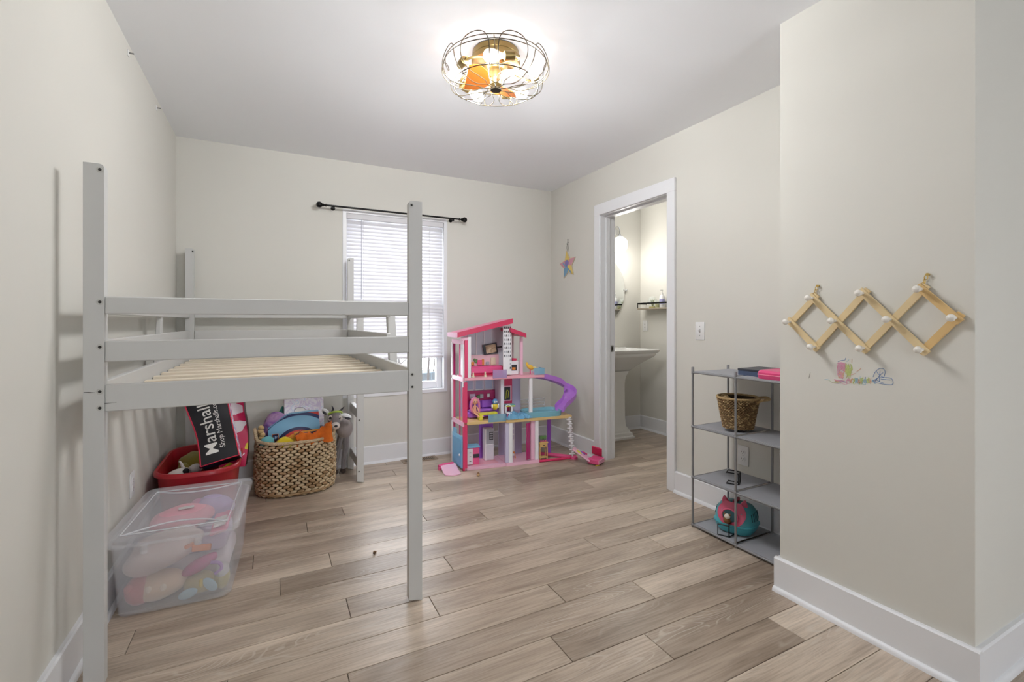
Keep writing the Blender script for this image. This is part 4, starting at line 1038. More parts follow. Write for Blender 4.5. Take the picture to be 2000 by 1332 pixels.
t_ = toy('toy_table', 'lime yellow toy coffee table in front of the purple sofa', 'toy table', .205, .06, .384, group=G)
bb(t_, 'table_top', -.075, .08, -.025, .025, .04, .056, LIM); bb(t_, 'table_end', -.075, -.045, -.025, .025, 0, .04, LIM); bb(t_, 'table_end', .05, .08, -.025, .025, 0, .04, LIM)
t_ = toy('toy_bed', 'pink toy daybed under the dollhouse roof', 'toy bed', .215, .10, .736, group=G)
bb(t_, 'mattress', -.14, .14, 0, .1, .012, .075, PKM, .012); MB().prism([(.14, .012), (.185, .012), (.14, .075)], .0, .1, 'y').build('bed_end', K('coral_pink', (226, 104, 128)), t_, smooth=0); bb(t_, 'bed_frame', -.142, .142, .004, .104, 0, .012, PKR)
hb = bb(t_, 'headboard_shelf', -.14, .14, .104, .112, .0, .165, K('shelf_rose', (232, 190, 200)))
for x, w_, h_, m in ((-.095, .025, .03, ORG), (-.035, .045, .045, PKM), (-.005, .02, .05, ORG), (.035, .03, .028, GRY), (.085, .045, .06, K('cream', (226, 214, 186)))): bb(hb, 'cushion', x - w_ / 2, x + w_ / 2, .09, .103, .077, .077 + h_, m, .004)
pl2 = MB()
for i in range(9): pl2.ell((-.07 + .012 * math.cos(i * 2.3), .096, .115 + .012 * math.sin(i * 1.9)), (.008, .004, .010), (0, i, 0), 6, 5)
pl2.build('toy_plant', GRN, hb)
t_ = toy('toy_television', 'black framed toy picture screen tilted above the pink daybed', 'toy screen', .275, .195, .90)
tv = MB().obox((0, 0, .05), (.125, .008, .088), (0, R(-9), 0), b=.002).build('screen_frame', DGY, t_); MB().obox((.004, -.005, .05), (.09, .002, .07), (0, R(-9), 0)).build('picture', mat_patches('picture_sand', [(222, 204, 176), (196, 172, 140), (120, 104, 86)], 26, .6, 'noise'), t_)
MB().obox((.08, 0, .062), (.05, .006, .014), (0, R(-8), 0), b=.001).build('screen_arm', DGY, t_)
t_ = toy('toy_oven', 'white toy oven cabinet with a dark window on the top storey', 'toy oven', .445, .07, .736, group=G)
bb(t_, 'oven_body', -.04, .04, 0, .08, 0, .115, WHT, .004); bb(t_, 'oven_window', -.032, .022, -.002, .002, .035, .085, DGY, .001); bb(t_, 'oven_loaf', -.02, .01, -.003, .0005, .042, .062, ORG, .001); bb(t_, 'pot', -.01, .03, .02, .06, .116, .135, PKR, .004)
t_ = toy('yellow_toy_bird', 'small yellow toy bird on the top balcony', 'toy bird', .585, .06, .736)
by = MB().ell((0, 0, .06), (.034, .018, .02), (0, R(28), 0), 12, 8).build('bird_body', K('bird_yellow', (236, 190, 70)), t_)
MB().ell((-.028, 0, .085), (.012, .011, .02), (0, R(-15), 0), 10, 7).build('bird_head', K('bird_yellow', (236, 190, 70)), t_); MB().cyl((.0, 0, .0), (.0, 0, .045), .005, 8).build('bird_leg', PKM, t_)
MB().ell((.038, -.004, .054), (.02, .008, .009), (0, R(10), 0), 10, 6).build('bird_tail', K('bird_cream', (226, 214, 150)), t_)
for i, (x, h_, lb) in enumerate(((.075, .036, 'tiny cream toy figurine at the left end of the top storey edge'), (.175, .04, 'tiny cream toy figurine beside the lilac balcony rail'))):
    t_ = toy('toy_figurine', lb, 'figurine', x, .018, .736, group='tiny cream figurines on the top storey')
    MB().lathe([(0, 0), (.014, 0), (.012, .008), (.007, .014), (.009, .02), (.006, h_ * .7), (0, h_ * .72)], 12).build('figurine_body', K('cream', (226, 214, 186)), t_); MB().ell((0, 0, h_ * .85), (.007, .007, .008), nu=10, nv=7).build('figurine_head', K('cream', (226, 214, 186)), t_)
# doll with long pink hair, sitting on the sofa
t_ = toy('toy_doll', 'toy doll with long pink hair sitting on the purple sofa', 'doll', .115, .09, .432)
SKN = K('doll_skin', (236, 180, 150), .5)
bdy = MB(); bdy.tube(spline([(0, .02, .0), (0, .018, .03), (0, .02, .055), (0, .02, .07)], 4), .012, 10, rs=[.014 - .0006 * i for i in range(13)])
bdy.ell((0, .018, .095), (.024, .022, .026), nu=14, nv=10)
for sx in (-1, 1):
    bdy.tube(spline([(sx * .008, .015, .008), (sx * .012, -.02, .006), (sx * .018 + .02, -.045, -.006), (sx * .018 + .03, -.055, -.022)], 4), .007, 8); bdy.tube(spline([(sx * .012, .02, .055), (sx * .022, .008, .035), (sx * .02, -.01, .015)], 4), .005, 7)
bdy.build('doll_body', SKN, t_)
hr = MB(); hr.ell((0, .026, .10), (.029, .024, .029), nu=14, nv=10)
for sx in (-1, 1): hr.tube(spline([(sx * .02, .02, .115), (sx * .032, .012, .08), (sx * .036, .012, .04), (sx * .03 + .006, .01, .005)], 5), .012, 8, rs=[.012 - .0004 * i for i in range(16)])
hr.build('doll_hair', K('hair_pink', (232, 140, 180), .5, .12, scale=80), t_)
for sx in (-1, 1): MB().ell((sx * .010, -.0035, .094), (.0045, .002, .006), nu=8, nv=6).build('doll_eye', DGY, t_)
# blue and yellow plush chick
t_ = toy('toy_owl', 'round blue and yellow toy creature sitting on the purple sofa', 'toy', .285, .10, .45)
MB().ell((0, 0, .026), (.027, .022, .028), nu=12, nv=8).build('belly', K('owl_yellow', (232, 206, 70)), t_); MB().ell((0, 0, .066), (.025, .022, .026), nu=12, nv=8).build('owl_head', K('owl_blue', (84, 140, 190)), t_)
for sx in (-1, 1):
    MB().ell((sx * .009, -.02, .066), (.007, .003, .008), nu=8, nv=6).build('owl_eye', WHT, t_); MB().ell((sx * .027, -.004, .03), (.008, .012, .018), nu=8, nv=6).build('owl_wing', WHT, t_)
# vanity and chair on the second storey
t_ = toy('toy_vanity', 'pink toy vanity with a teal top and mirror on the second storey', 'toy vanity', .43, .13, .379, group=G)
bb(t_, 'vanity_top', -.045, .045, -.0, .055, .085, .1, K('teal_soft', (120, 180, 180))); bb(t_, 'vanity_edge', -.045, .045, -.004, .0, .08, .09, LIM, .001)
for x in (-.04, .012): bb(t_, 'vanity_leg', x, x + .014, .0, .05, 0, .085, WHT, .001)
mrr = bb(t_, 'mirror_frame', -.048, .036, .058, .066, .12, .25, PKL); bb(mrr, 'mirror_face', -.034, .022, .056, .0585, .13, .24, DGY, .001); MB().tube(spline([(-.02, .053, .14), (-.012, .053, .21), (.004, .053, .2), (.0, .053, .15)], 5), .003, 6).build('hanging_scarf', LIM, mrr)
t_ = toy('toy_chair', 'white and pink toy chair in front of the vanity', 'toy chair', .395, .05, .379, group='toy chairs in the dollhouse')
def toy_chair(t_, m1, m2, s=1.0):
    bb(t_, 'seat', -.028 * s, .028 * s, -.02 * s, .025 * s, .038 * s, .048 * s, m1, .003)
    for sx in (-1, 1):
        for sy in (-1, 1): MB().cyl((sx * .024 * s, .002 + sy * .02 * s, .038 * s), (sx * .028 * s, .002 + sy * .024 * s, 0), .0035 * s, 6).build('leg', m2, t_)
    MB().tube(spline([(-.026 * s, .024 * s, .045 * s), (-.026 * s, .03 * s, .09 * s), (0, .032 * s, .108 * s), (.026 * s, .03 * s, .09 * s), (.026 * s, .024 * s, .045 * s)], 5), .004 * s, 6).build('backrest', m1, t_)
toy_chair(t_, WHT, PKM)
t_ = toy('toy_chair', 'orange toy chair inside the ground floor bathroom', 'toy chair', .425, .10, .029, R(40), 'toy chairs in the dollhouse'); toy_chair(t_, ORG, ORG, 1.15)
# kitchen
t_ = toy('toy_refrigerator', 'white and grey toy refrigerator on the ground floor', 'toy fridge', .247, .13, .024, group=G)
bb(t_, 'fridge_body', -.038, .038, .004, .075, 0, .262, WHT, .003); bb(t_, 'fridge_door', -.028, .038, 0, .005, .135, .258, GRY, .002); bb(t_, 'fridge_door', -.028, .038, 0, .005, .006, .13, K('fridge_pale', (214, 212, 222)), .002); dpn = bb(t_, 'display_panel', -.002, .032, -.002, .0005, .17, .235, DGY, .001)
for i in range(3): bb(dpn, 'panel_icon', .002, .028, -.003, -.0018, .178 + .019 * i, .19 + .019 * i, GRY, 0)
t_ = toy('toy_stove', 'pink toy stove with a light blue top on the ground floor', 'toy stove', .088, .06, .024, group=G)
bb(t_, 'stove_body', -.05, .052, .004, .08, 0, .135, PKM, .003); bb(t_, 'stove_top', -.052, .056, 0, .084, .135, .15, SKY, .002); cb = bb(t_, 'cabinet_front', -.05, -.005, 0, .004, .004, .13, WHT, .001); bb(t_, 'oven_glass', .0, .05, .001, .0045, .055, .085, DGY, .001)
for z in (.10, .068, .03): MB().cyl((-.035, -.003, z), (-.02, -.003, z), .0022, 6).build('pull', DGY, cb)
# wooden toy table with a green plant under the pool deck
t_ = toy('toy_side_table', 'tan wooden toy table under the pool deck beside the purple post', 'toy table', .70, .055, 0, group=G)
WD = K('toy_wood', (226, 186, 120), .5, .08)
bb(t_, 'table_top', -.042, .042, -.02, .035, .145, .157, WD); dr_ = bb(t_, 'drawer', -.036, .036, -.018, .03, .115, .145, WD); bb(t_, 'shelf', -.036, .036, -.016, .03, .022, .03, WD)
for sx in (-1, 1):
    for y in (-.014, .026): bb(t_, 'leg', sx * .034 - .004, sx * .034 + .004, y - .004, y + .004, 0, .115, WD, .001)
MB().cyl((-.01, -.02, .13), (.01, -.02, .13), .003, 6).build('pull', DGY, dr_)
t_ = toy('toy_planter', 'grey toy planter with a green plant on the tan toy table', 'toy plant', .70, .065, .158)
bb(t_, 'planter', -.035, .035, -.01, .012, 0, .05, K('planter_grey', (120, 116, 124)), .003)
lf = MB()
for i in range(14): lf.ell((-.025 + .0038 * i, -.012, .036 + .008 * math.sin(i * 2.1)), (.007, .005, .011), (0, i * .7, 0), 6, 5)
lf.build('plant', GRN, t_)
for i in range(3): MB().ell((-.022 + .02 * i, -.02, .006), (.007, .006, .009), nu=8, nv=6).build('pot_flower', PKM, t_)
# plastic tongue (fallen ramp) on the floor left of the house
t_ = thing('toy_ramp', 'pale pink plastic ramp piece lying on the floor beside the dollhouse', 'toy', (1.252, 3.545, 0), R(-8))
MB().sheet(lambda u, v: (-.06 + .125 * u, -.13 + .2 * v + .025 * math.cos(math.pi * (u - .5)) * (-1 if v < .3 else 0) * (1 - v), .034 * max(0, v - .35) + .006), 10, 8, .008).build('ramp_tongue', PKL, t_, smooth=50)
MB().tube([(-.075, .05, .022), (-.04, .065, .026), (.05, .075, .028)], .014, 8).build('ramp_hinge', PKM, t_)
MB().lathe([(0, 0), (.012, 0), (.014, .012), (.01, .02), (0, .021)], 12, (-.07, .03, 0)).build('ramp_foot', PKM, t_)
# open toy case at the doorway
t_ = thing('toy_playset_case', 'open pink toy playset case with a rainbow tray lying by the door casing', 'toy', (2.40, 3.16, 0), R(28))
cs = bb(t_, 'case_bottom', -.065, .055, -.05, .05, .006, .05, PKM, .008); bb(t_, 'case_front', -.06, .05, -.056, -.05, .012, .045, K('candy_pink', (240, 170, 200)), .002)
MB().obox((.062, .02, .085), (.012, .09, .09), (R(12), R(-28), 0), b=.004).build('case_lid', PKH, t_)
tr_ = MB().obox((-.065, .10, .075), (.085, .17, .012), (R(32), 0, R(18)), b=.004).build('tray', PKL, t_)
for i, m in enumerate((LIM, K('mint', (150, 210, 160)), SKY, PUR, PKM)): MB().obox((-.085 + .014 * i, .125 - .012 * abs(i - 1), .095 - .004 * i), (.022, .05, .012), (R(32), 0, R(18 + 12 * i)), b=.003).build('tray_patch', m, tr_)
MB().cyl((-.07, -.03, .0), (-.03, -.045, .0), .006, 8).build('case_hinge', LIM, t_)
for q, lb in (((1.401, 3.307, 0), 'tiny tan nut shaped toy on the floor in front of the dollhouse'), ((.462, 2.44, 0), 'tiny brown bit of debris on the floor beside the bed post')):
    t_ = thing('floor_crumb', lb, 'crumb', q, R(40))
    s_ = 1 if q[0] > 1 else .55; cm = K('nut_tan', (200, 164, 120), .6) if q[0] > 1 else K('bark_brown', (96, 74, 54), .8)
    MB().ell((0, 0, .012 * s_), (.016 * s_, .012 * s_, .012 * s_), nu=10, nv=7).build('crumb_body', cm, t_); MB().ell((.022 * s_, .006 * s_, .009 * s_), (.012 * s_, .01 * s_, .009 * s_), nu=8, nv=6).build('crumb_piece', K('nut_brown', (150, 112, 76), .6), t_); MB().ell((-.006 * s_, -.002 * s_, .026 * s_), (.007 * s_, .006 * s_, .008 * s_), nu=8, nv=6).build('crumb_tip', K('nut_brown', (150, 112, 76), .6), t_)
# ================================================================== clear storage bin beside the bed
M_CLEAR = mat('frosted_plastic', (244, 245, 250), .22, var=.01, alpha=.24)
M_CLEAR2 = mat('frosted_ridge', (244, 245, 250), .2, var=.01, alpha=.55)
bn = thing('storage_bin', 'large clear plastic storage bin full of plush toys under the bed', 'storage bin', (-.343, 2.632, 0), R(-3))
o_ = [(.188, .27, .05, 0), (.198, .28, .05, .006), (.205, .29, .05, .12), (.214, .302, .05, .285), (.222, .31, .05, .29), (.222, .31, .05, .298)]
i_ = [(.211, .299, .05, .298), (.211, .299, .05, .285), (.202, .287, .05, .12), (.195, .277, .05, .010), (.186, .268, .05, .005)]
MB().loft([rrect(0, 0, a, b, r, z, 6) for a, b, r, z in o_ + i_]).build('tub', M_CLEAR, bn, smooth=40)
lid = [(.228, .318, .05, .292), (.234, .324, .055, .300), (.235, .325, .055, .322), (.230, .32, .05, .328), (.205, .29, .04, .328), (.2, .285, .04, .322), (.195, .28, .04, .322)]
lidi = [(.195, .28, .04, .3195), (.203, .288, .04, .3195), (.209, .294, .04, .325), (.228, .318, .05, .325), (.2325, .3225, .055, .32), (.2315, .3215, .055, .301), (.2265, .3165, .05, .292)]
lido = MB().loft([rrect(0, 0, a, b, r, z, 6) for a, b, r, z in lid]).build('lid', M_CLEAR, bn, smooth=40)
for sy in (-1, 1):
    MB().tube(spline([(-.17, sy * .255, .324), (-.08, sy * .205, .326), (0, sy * .19, .3265), (.08, sy * .205, .326), (.17, sy * .255, .324)], 6), .0035, 6).build('lid_ridge', M_CLEAR2, lido)
    MB().tube([(-.185, sy * .262, .3245), (.185, sy * .262, .3245)], .003, 6).build('lid_ridge', M_CLEAR2, lido)
for sx in (-1, 1): MB().tube([(sx * .185, -.262, .3245), (sx * .185, .262, .3245)], .003, 6).build('lid_ridge', M_CLEAR2, lido)
for x in (-.09, .09): MB().box(x - .012, x + .012, -.328, -.318, .262, .30, b=.003).build('lid_clip', M_CLEAR, lido)
BM_ = MATRIX[bn.name]
def inbin(name, label, cat, x, y, z, rz=0): return thing(name, label, cat, BM_ @ Vector((x, y, z)), R(-3) + rz, 'plush toys and bits in the clear bin')
def F(n, c, v=.08, b=.25, s=40): return mat('plush_' + n, c, .85, var=v, scale=s, bump=b, bump_scale=260, sheen=.3)
def lumpy(c, r, rot=(0, 0, 0), seed=1, amp=.06, nu=22, nv=14):
    rr = random.Random(seed); ph = [(rr.uniform(2, 6), rr.uniform(0, 6), rr.uniform(2, 6), rr.uniform(0, 6)) for _ in range(4)]
    def f(q):
        u = Vector((q.x / r[0], q.y / r[1], q.z / r[2])); s = 1
        for a, b, c2, d in ph: s += amp * .5 * math.sin(a * u.x + b) * math.sin(c2 * u.y + d + u.z * 2)
        return q * s
    return MB().ell(c, r, rot, nu, nv, f=f)
t_ = inbin('plush_toy', 'round cream and pink plush face at the bottom of the clear bin', 'plush toy', -.075, -.185, .006)
lumpy((0, 0, .06), (.105, .07, .055), (0, R(-6), 0), 2, .03).build('plush_body', F('cream', (232, 204, 176)), t_)
MB().ell((-.062, -.006, .058), (.052, .068, .057), (0, R(-6), 0), 18, 12).build('plush_hood', F('rose', (206, 120, 124)), t_)
for x in (-.02, .03): MB().ell((x, -.066, .075), (.012, .006, .016), nu=10, nv=7).build('plush_eye', F('eye_pale', (240, 224, 204)), t_)
MB().ell((-.088, -.05, .085), (.018, .014, .02), nu=10, nv=7).build('plush_ear', F('rose', (206, 120, 124)), t_)
t_ = inbin('plastic_bag', 'large pale pink filled plastic bag in the upper part of the clear bin', 'bag', -.07, -.155, .135)
lumpy((.01, 0, .068), (.14, .115, .07), (0, R(-16), R(5)), 4, .12, 30, 18).build('bag_film', mat('bag_film', (234, 214, 208), .3, var=.06, scale=10, alpha=.75), t_, smooth=60)
MB().tube(spline([(.06, -.06, .085), (.09, -.05, .105), (.12, -.03, .10)], 5), .012, 8).build('bag_knot', mat('bag_film', (234, 214, 208)), t_)
t_ = inbin('glitter_pouch', 'magenta glitter pouch on the right inside the clear bin', 'pouch', .075, -.2, .10)
lumpy((0, 0, .028), (.075, .04, .026), (0, R(-26), 0), 6, .05).build('pouch_body', mat('glitter_magenta', (190, 74, 138), .25, var=.35, scale=220), t_)
MB().tube(spline([(.045, -.03, .04), (.075, -.035, .035), (.085, -.035, .01), (.06, -.035, -.01)], 6), .007, 6).build('pouch_strap', F('violet', (176, 124, 204)), t_)
t_ = inbin('plush_dragon', 'olive plush toy with pale blue wings at the bottom right of the clear bin', 'plush toy', .075, -.20, .006)
lumpy((0, .005, .044), (.062, .05, .042), (0, 0, 0), 8, .04).build('plush_body', F('olive', (192, 176, 116)), t_)
for x, z, rt_ in ((-.035, .028, -.3), (.045, .05, .9)): MB().ell((x, -.05, z), (.036, .01, .02), (0, rt_, 0), 12, 8).build('plush_wing', F('mist_blue', (168, 196, 206)), t_)
MB().ell((.012, -.05, .062), (.008, .006, .02), nu=8, nv=6).build('plush_collar', F('gold', (226, 196, 60)), t_)
t_ = inbin('plush_egg', 'grey and khaki egg shaped plush in the front corner of the clear bin', 'plush toy', .158, -.20, .006)
MB().ell((0, 0, .055), (.03, .045, .054), nu=14, nv=10).build('plush_body', F('khaki', (188, 174, 106)), t_); MB().ell((0, -.003, .08), (.028, .042, .034), nu=14, nv=10).build('plush_cap', F('grey', (196, 192, 190)), t_)
t_ = inbin('orange_toy_tag', 'bright orange cloth tag showing through the clear bin', 'tag', .09, -.255, .205)
MB().obox((0, 0, .016), (.07, .006, .028), (0, R(4), 0), b=.002).build('tag_cloth', F('orange', (236, 136, 70)), t_); MB().obox((-.045, .006, .03), (.035, .008, .016), (0, R(-20), 0), b=.002).build('tag_ribbon', F('coral', (232, 150, 110)), t_)
t_ = inbin('plush_ball', 'pink plush toy pressed under the lid of the clear bin', 'plush toy', -.035, .045, .20)
lumpy((0, 0, .056), (.13, .10, .052), (0, 0, .3), 10, .05).build('plush_body', F('blush', (242, 168, 184)), t_); MB().obox((.02, -.03, .111), (.06, .025, .004), (0, 0, .2), b=.001).build('sewn_label', M_WHITE, t_)
t_ = inbin('pink_toy_box', 'flat pink toy packet at the right side inside the clear bin', 'packet', .135, -.06, .205)
MB().obox((0, 0, .04), (.07, .2, .012), (R(5), R(-12), 0), b=.004).build('packet', F('candy', (236, 130, 168), .05, .05), t_); MB().obox((.0, -.02, .053), (.05, .09, .008), (R(5), R(-12), 0), b=.003).build('packet_card', mat('card_white', (240, 236, 236), .5), t_)
t_ = inbin('plush_bear', 'lavender plush toy toward the back of the clear bin', 'plush toy', .07, .185, .176)
lumpy((0, 0, .062), (.09, .062, .06), (0, 0, 0), 12, .06).build('plush_body', F('lavender', (204, 184, 226)), t_); MB().ell((-.07, 0, .085), (.03, .025, .03)).build('plush_ear', F('pink2', (232, 150, 190)), t_)
t_ = inbin('folded_blanket', 'pale folded blanket at the bottom of the clear bin', 'blanket', 0, .06, .006)
MB().box(-.165, .165, -.14, .19, 0, .085, b=.03, seg=3).build('blanket_fold', F('pale', (226, 214, 220)), t_); MB().box(-.15, .15, -.07, .18, .085, .168, b=.03, seg=3).build('blanket_fold', F('lilac', (214, 196, 224)), t_)

# ================================================================== red tub and what is in it
M_RED = mat('red_plastic', (176, 32, 44), .32, var=.04)
tb = thing('red_tub', 'red plastic tub of toys on the floor beyond the clear bin', 'tub', (-.37, 3.37, 0))
ro = [(.15, .29, .12, 0), (.16, .30, .13, .008), (.188, .335, .14, .33), (.19, .338, .14, .342), (.205, .353, .15, .346), (.205, .353, .15, .362), (.2, .348, .15, .37), (.188, .336, .14, .368), (.182, .33, .14, .33), (.154, .294, .125, .012)]
MB().loft([rrect(0, 0, a, b, r, z, 7) for a, b, r, z in ro]).build('tub_shell', M_RED, tb, smooth=40)
GT = 'toys in the red tub'
t_ = thing('purple_blanket', 'purple plush blanket lining the red tub', 'blanket', (-.37, 3.42, .014), 0, GT)
lumpy((0, 0, .11), (.125, .23, .105), seed=21, amp=.04).build('blanket_body', F('deep_purple', (110, 84, 150)), t_)
t_ = thing('plush_toy', 'olive green plush lying in the red tub beside the shopping bag', 'plush toy', (-.43, 3.50, .235), R(10), GT)
lumpy((0, 0, .07), (.085, .10, .055), (R(12), R(-8), 0), 22, .06).build('plush_body', F('moss', (150, 138, 52)), t_); MB().ell((-.055, -.06, .06), (.035, .05, .03), nu=12, nv=8).build('plush_paw', F('moss', (150, 138, 52)), t_)
t_ = thing('plush_toy', 'mauve plush behind the olive one in the red tub', 'plush toy', (-.35, 3.635, .245), 0, GT)
lumpy((0, 0, .06), (.08, .05, .055), seed=24, amp=.05).build('plush_body', F('mauve', (150, 112, 152)), t_)
t_ = thing('toy_figure', 'white and black toy animal figure at the near end of the red tub', 'toy', (-.475, 3.27, .262), R(12), GT)
MB().ell((0, 0, .04), (.07, .035, .034), (0, R(-8), 0), 14, 9).build('figure_body', mat('figure_white', (226, 220, 214), .4), t_); MB().ell((.078, -.005, .06), (.036, .03, .028), nu=14, nv=9).build('figure_head', mat('figure_white', (226, 220, 214), .4), t_)
for x, y, z, r in ((.03, -.028, .06, .017), (.055, -.03, .035, .014), (.1, -.026, .068, .008)): MB().ell((x, y, z), (r, r * .6, r), nu=10, nv=7).build('figure_patch', mat('figure_black', (30, 30, 34), .45), t_)
MB().tube(spline([(.02, .0, .07), (.01, 0, .1), (0, .005, .115)], 4), .008, 8, rs=[.01 - .0008 * i for i in range(9)]).build('figure_ear', mat('figure_white', (226, 220, 214), .4), t_)
MB().tube([(-.06, -.03, .02), (0, -.042, .018), (.05, -.038, .02)], .006, 6).build('figure_scarf', mat('figure_mint', (120, 190, 170), .6), t_)
t_ = thing('plush_toy', 'small violet plush in front of the shopping bag in the red tub', 'plush toy', (-.375, 3.135, .235), 0, GT)
lumpy((0, 0, .05), (.07, .05, .05), seed=26, amp=.05).build('plush_body', F('violet2', (120, 92, 176)), t_)
# black shopping bag leaning in the tub
ex = Vector((.974, 0, .226)).normalized(); ey = Vector((-.085, .427, .9)); ey = (ey - ex * ey.dot(ex)).normalized(); ez = ex.cross(ey)   # ez points to the viewer
BR_ = Matrix((ex, ey, ez)).transposed()
bgt = thing('shopping_bag', 'black shopping bag with red piping and white lettering leaning in the red tub', 'bag', (-.358, 3.15, .362), rot=BR_.to_euler())
BW, BH_ = .192, .46
M_BAG = mat('bag_black', (34, 34, 40), .38, var=.25, scale=9, bump=.25, bump_scale=14); M_PIPE = mat('bag_piping', (214, 48, 78), .5, var=.05)
def bagf(u, v): return (BW * u + .012 * math.sin(v * 5) * (1 - u) - .01 * v * (1 - u), BH_ * v, .012 * math.sin(math.pi * u) * math.sin(math.pi * v) + .006 * math.sin(9 * v + 3 * u))
MB().sheet(bagf, 12, 18, .0015).build('front_panel', M_BAG, bgt, smooth=60)
MB().sheet(lambda u, v: (bagf(0, v)[0], BH_ * v, -.11 * u + bagf(0, v)[2]), 6, 14, .0015).build('side_panel', M_BAG, bgt, smooth=60)
MB().sheet(lambda u, v: (bagf(1, v)[0], BH_ * v, -.11 * u + bagf(1, v)[2]), 6, 14, .0015).build('side_panel', mat_patches('bag_print', [(236, 170, 206), (240, 236, 240), (150, 190, 220), (224, 110, 170)], 40, .5), bgt, smooth=60)
MB().sheet(lambda u, v: (bagf(u, v)[0], BH_ * v, -.11), 8, 10, .0015).build('back_panel', mat_patches('bag_print', []), bgt, smooth=60)
MB().sheet(lambda u, v: (BW * u + .008 * 0, .0, -.11 * v + .003), 6, 6, .0015).build('bag_bottom', M_BAG, bgt, smooth=60)
MB().tube([bagf(0, i / 16) for i in range(17)], .004, 6).build('piping', M_PIPE, bgt); MB().tube([bagf(1, i / 16) for i in range(17)], .0035, 6).build('piping', M_PIPE, bgt); MB().tube([bagf(i / 12, 0) for i in range(13)], .0035, 6).build('piping', M_PIPE, bgt)
def onbag(x, y): return Matrix.Translation((x, y, .021)) @ Matrix.Rotation(R(90), 4, 'Z')
def drape(mb):
    for q in mb.v:
        u = min(1, max(0, q.x / BW)); v = min(1, max(0, q.y / BH_)); q.z = bagf(u, v)[2] + .0034 + (q.z - .021)
    return mb
M_LET = mat('bag_lettering', (238, 236, 232), .5, var=.02)
drape(text_mesh(MB(), 'Marshalls', .092, onbag(.1, .045), extrude=.0003, offset=.0004)).build('lettering', M_LET, bgt, smooth=0, label='white lettering running up the bag')
drape(text_mesh(MB(), 'Shop Marshalls.com', .038, onbag(.136, .07), extrude=.0003, offset=.0)).build('lettering', M_LET, bgt, smooth=0, label='smaller white lettering beside it')
t_ = thing('gift_bag', 'crumpled pink and red patterned gift bag behind the black shopping bag', 'bag', (-.225, 3.50, .25), R(-6), GT)
def gbf(u, v): return (-.075 + .15 * u + .012 * math.sin(6 * v), -.015 + .014 * math.sin(5 * u + 7 * v), .55 * v)
MB().sheet(gbf, 10, 16, .002).build('gift_panel', mat_patches('gift_print', [(206, 40, 92), (206, 40, 92), (226, 74, 120), (238, 232, 236), (226, 206, 60), (206, 40, 92)], 16, .4), t_, smooth=40)
MB().sheet(lambda u, v: (gbf(u, v)[0], gbf(u, v)[1] + .06, .55 * v), 8, 12, .002).build('gift_panel', mat('gift_red', (164, 26, 48), .35), t_, smooth=40)
MB().sheet(lambda u, v: (gbf(1, v)[0], gbf(1, v)[1] + .06 * u, .55 * v), 3, 12, .002).build('gift_gusset', mat('gift_dark', (70, 20, 30), .35), t_, smooth=40)

# ================================================================== big woven basket and toys
bk = thing('wicker_basket', 'large oval woven seagrass basket overflowing with toys under the bed', 'basket', (.153, 3.69, 0))
BHX, BHY = .252, .205
def bring(z, t=0.0):
    k_ = 1 + .03 * math.sin(math.pi * min(1, max(0, z) / .36)) - .03 * (1 - min(1, z / .05)) ** 2
    return rrect(0, 0, BHX * k_ - t, BHY * k_ - t, .185, z, 12)
def rad_b(z, a):
    rg_ = bring(z); n = len(rg_)
    # walk the ring by arc length
    P = [Vector(q) for q in rg_]; L_ = [0]
    for i in range(n): L_.append(L_[-1] + (P[(i + 1) % n] - P[i]).length)
    s_ = (a / (2 * math.pi)) % 1.0 * L_[-1]
    for i in range(n):
        if L_[i + 1] >= s_:
            t = (s_ - L_[i]) / max(1e-9, L_[i + 1] - L_[i]); q = P[i].lerp(P[(i + 1) % n], t); d = (P[(i + 1) % n] - P[i]); d = d.normalized() if d.length > 1e-9 else Vector((1, 0, 0))
            return (q.x, q.y, d.y, -d.x)
    return (P[0].x, P[0].y, 1, 0)
M_WA, M_WB = mat('straw', (206, 184, 150), .65, var=.22, scale=50), mat('straw_dark', (172, 142, 104), .7, var=.25, scale=50)
wv = woven(None, 18, lambda i: .014 + .0192 * i, rad_b, lambda i: 34, (.0105, .0235, .0112, .2), 11, None).build('weave', [M_WA, M_WB], bk, smooth=60); wv['kind'] = 'stuff'
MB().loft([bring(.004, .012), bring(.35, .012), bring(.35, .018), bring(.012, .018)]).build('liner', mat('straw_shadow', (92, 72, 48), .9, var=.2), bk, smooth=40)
rimp = [Vector(q) + Vector((0, 0, .012 * abs(q[0] / BHX) ** 3)) for q in rrect(0, 0, BHX, BHY, .185, .362, 6)]
braid(list(rimp) + [rimp[0]], .010, 46, 'rim', bk, M_WA)
MB().tube(spline([Vector(q) - Vector((0, 0, .34 + .005)) for q in rimp], 2, True), .009, 6, closed=True).build('base_rope', M_WB, bk)
for sx in (-1, 1): braid([(sx * .235, -.085, .35), (sx * .25, -.07, .395), (sx * .257, -.03, .43), (sx * .257, .03, .43), (sx * .25, .07, .395), (sx * .235, .085, .35)], .010, 10, 'handle', bk, M_WA)
GB = 'toys in the big woven basket'
t_ = thing('toy_filling', 'blue folded fleece filling the bottom of the woven basket', 'blanket', (.153, 3.69, .02), 0, GB)
lumpy((0, 0, .13), (.20, .155, .125), seed=31, amp=.03).build('fleece_body', F('fleece', (96, 120, 170)), t_)
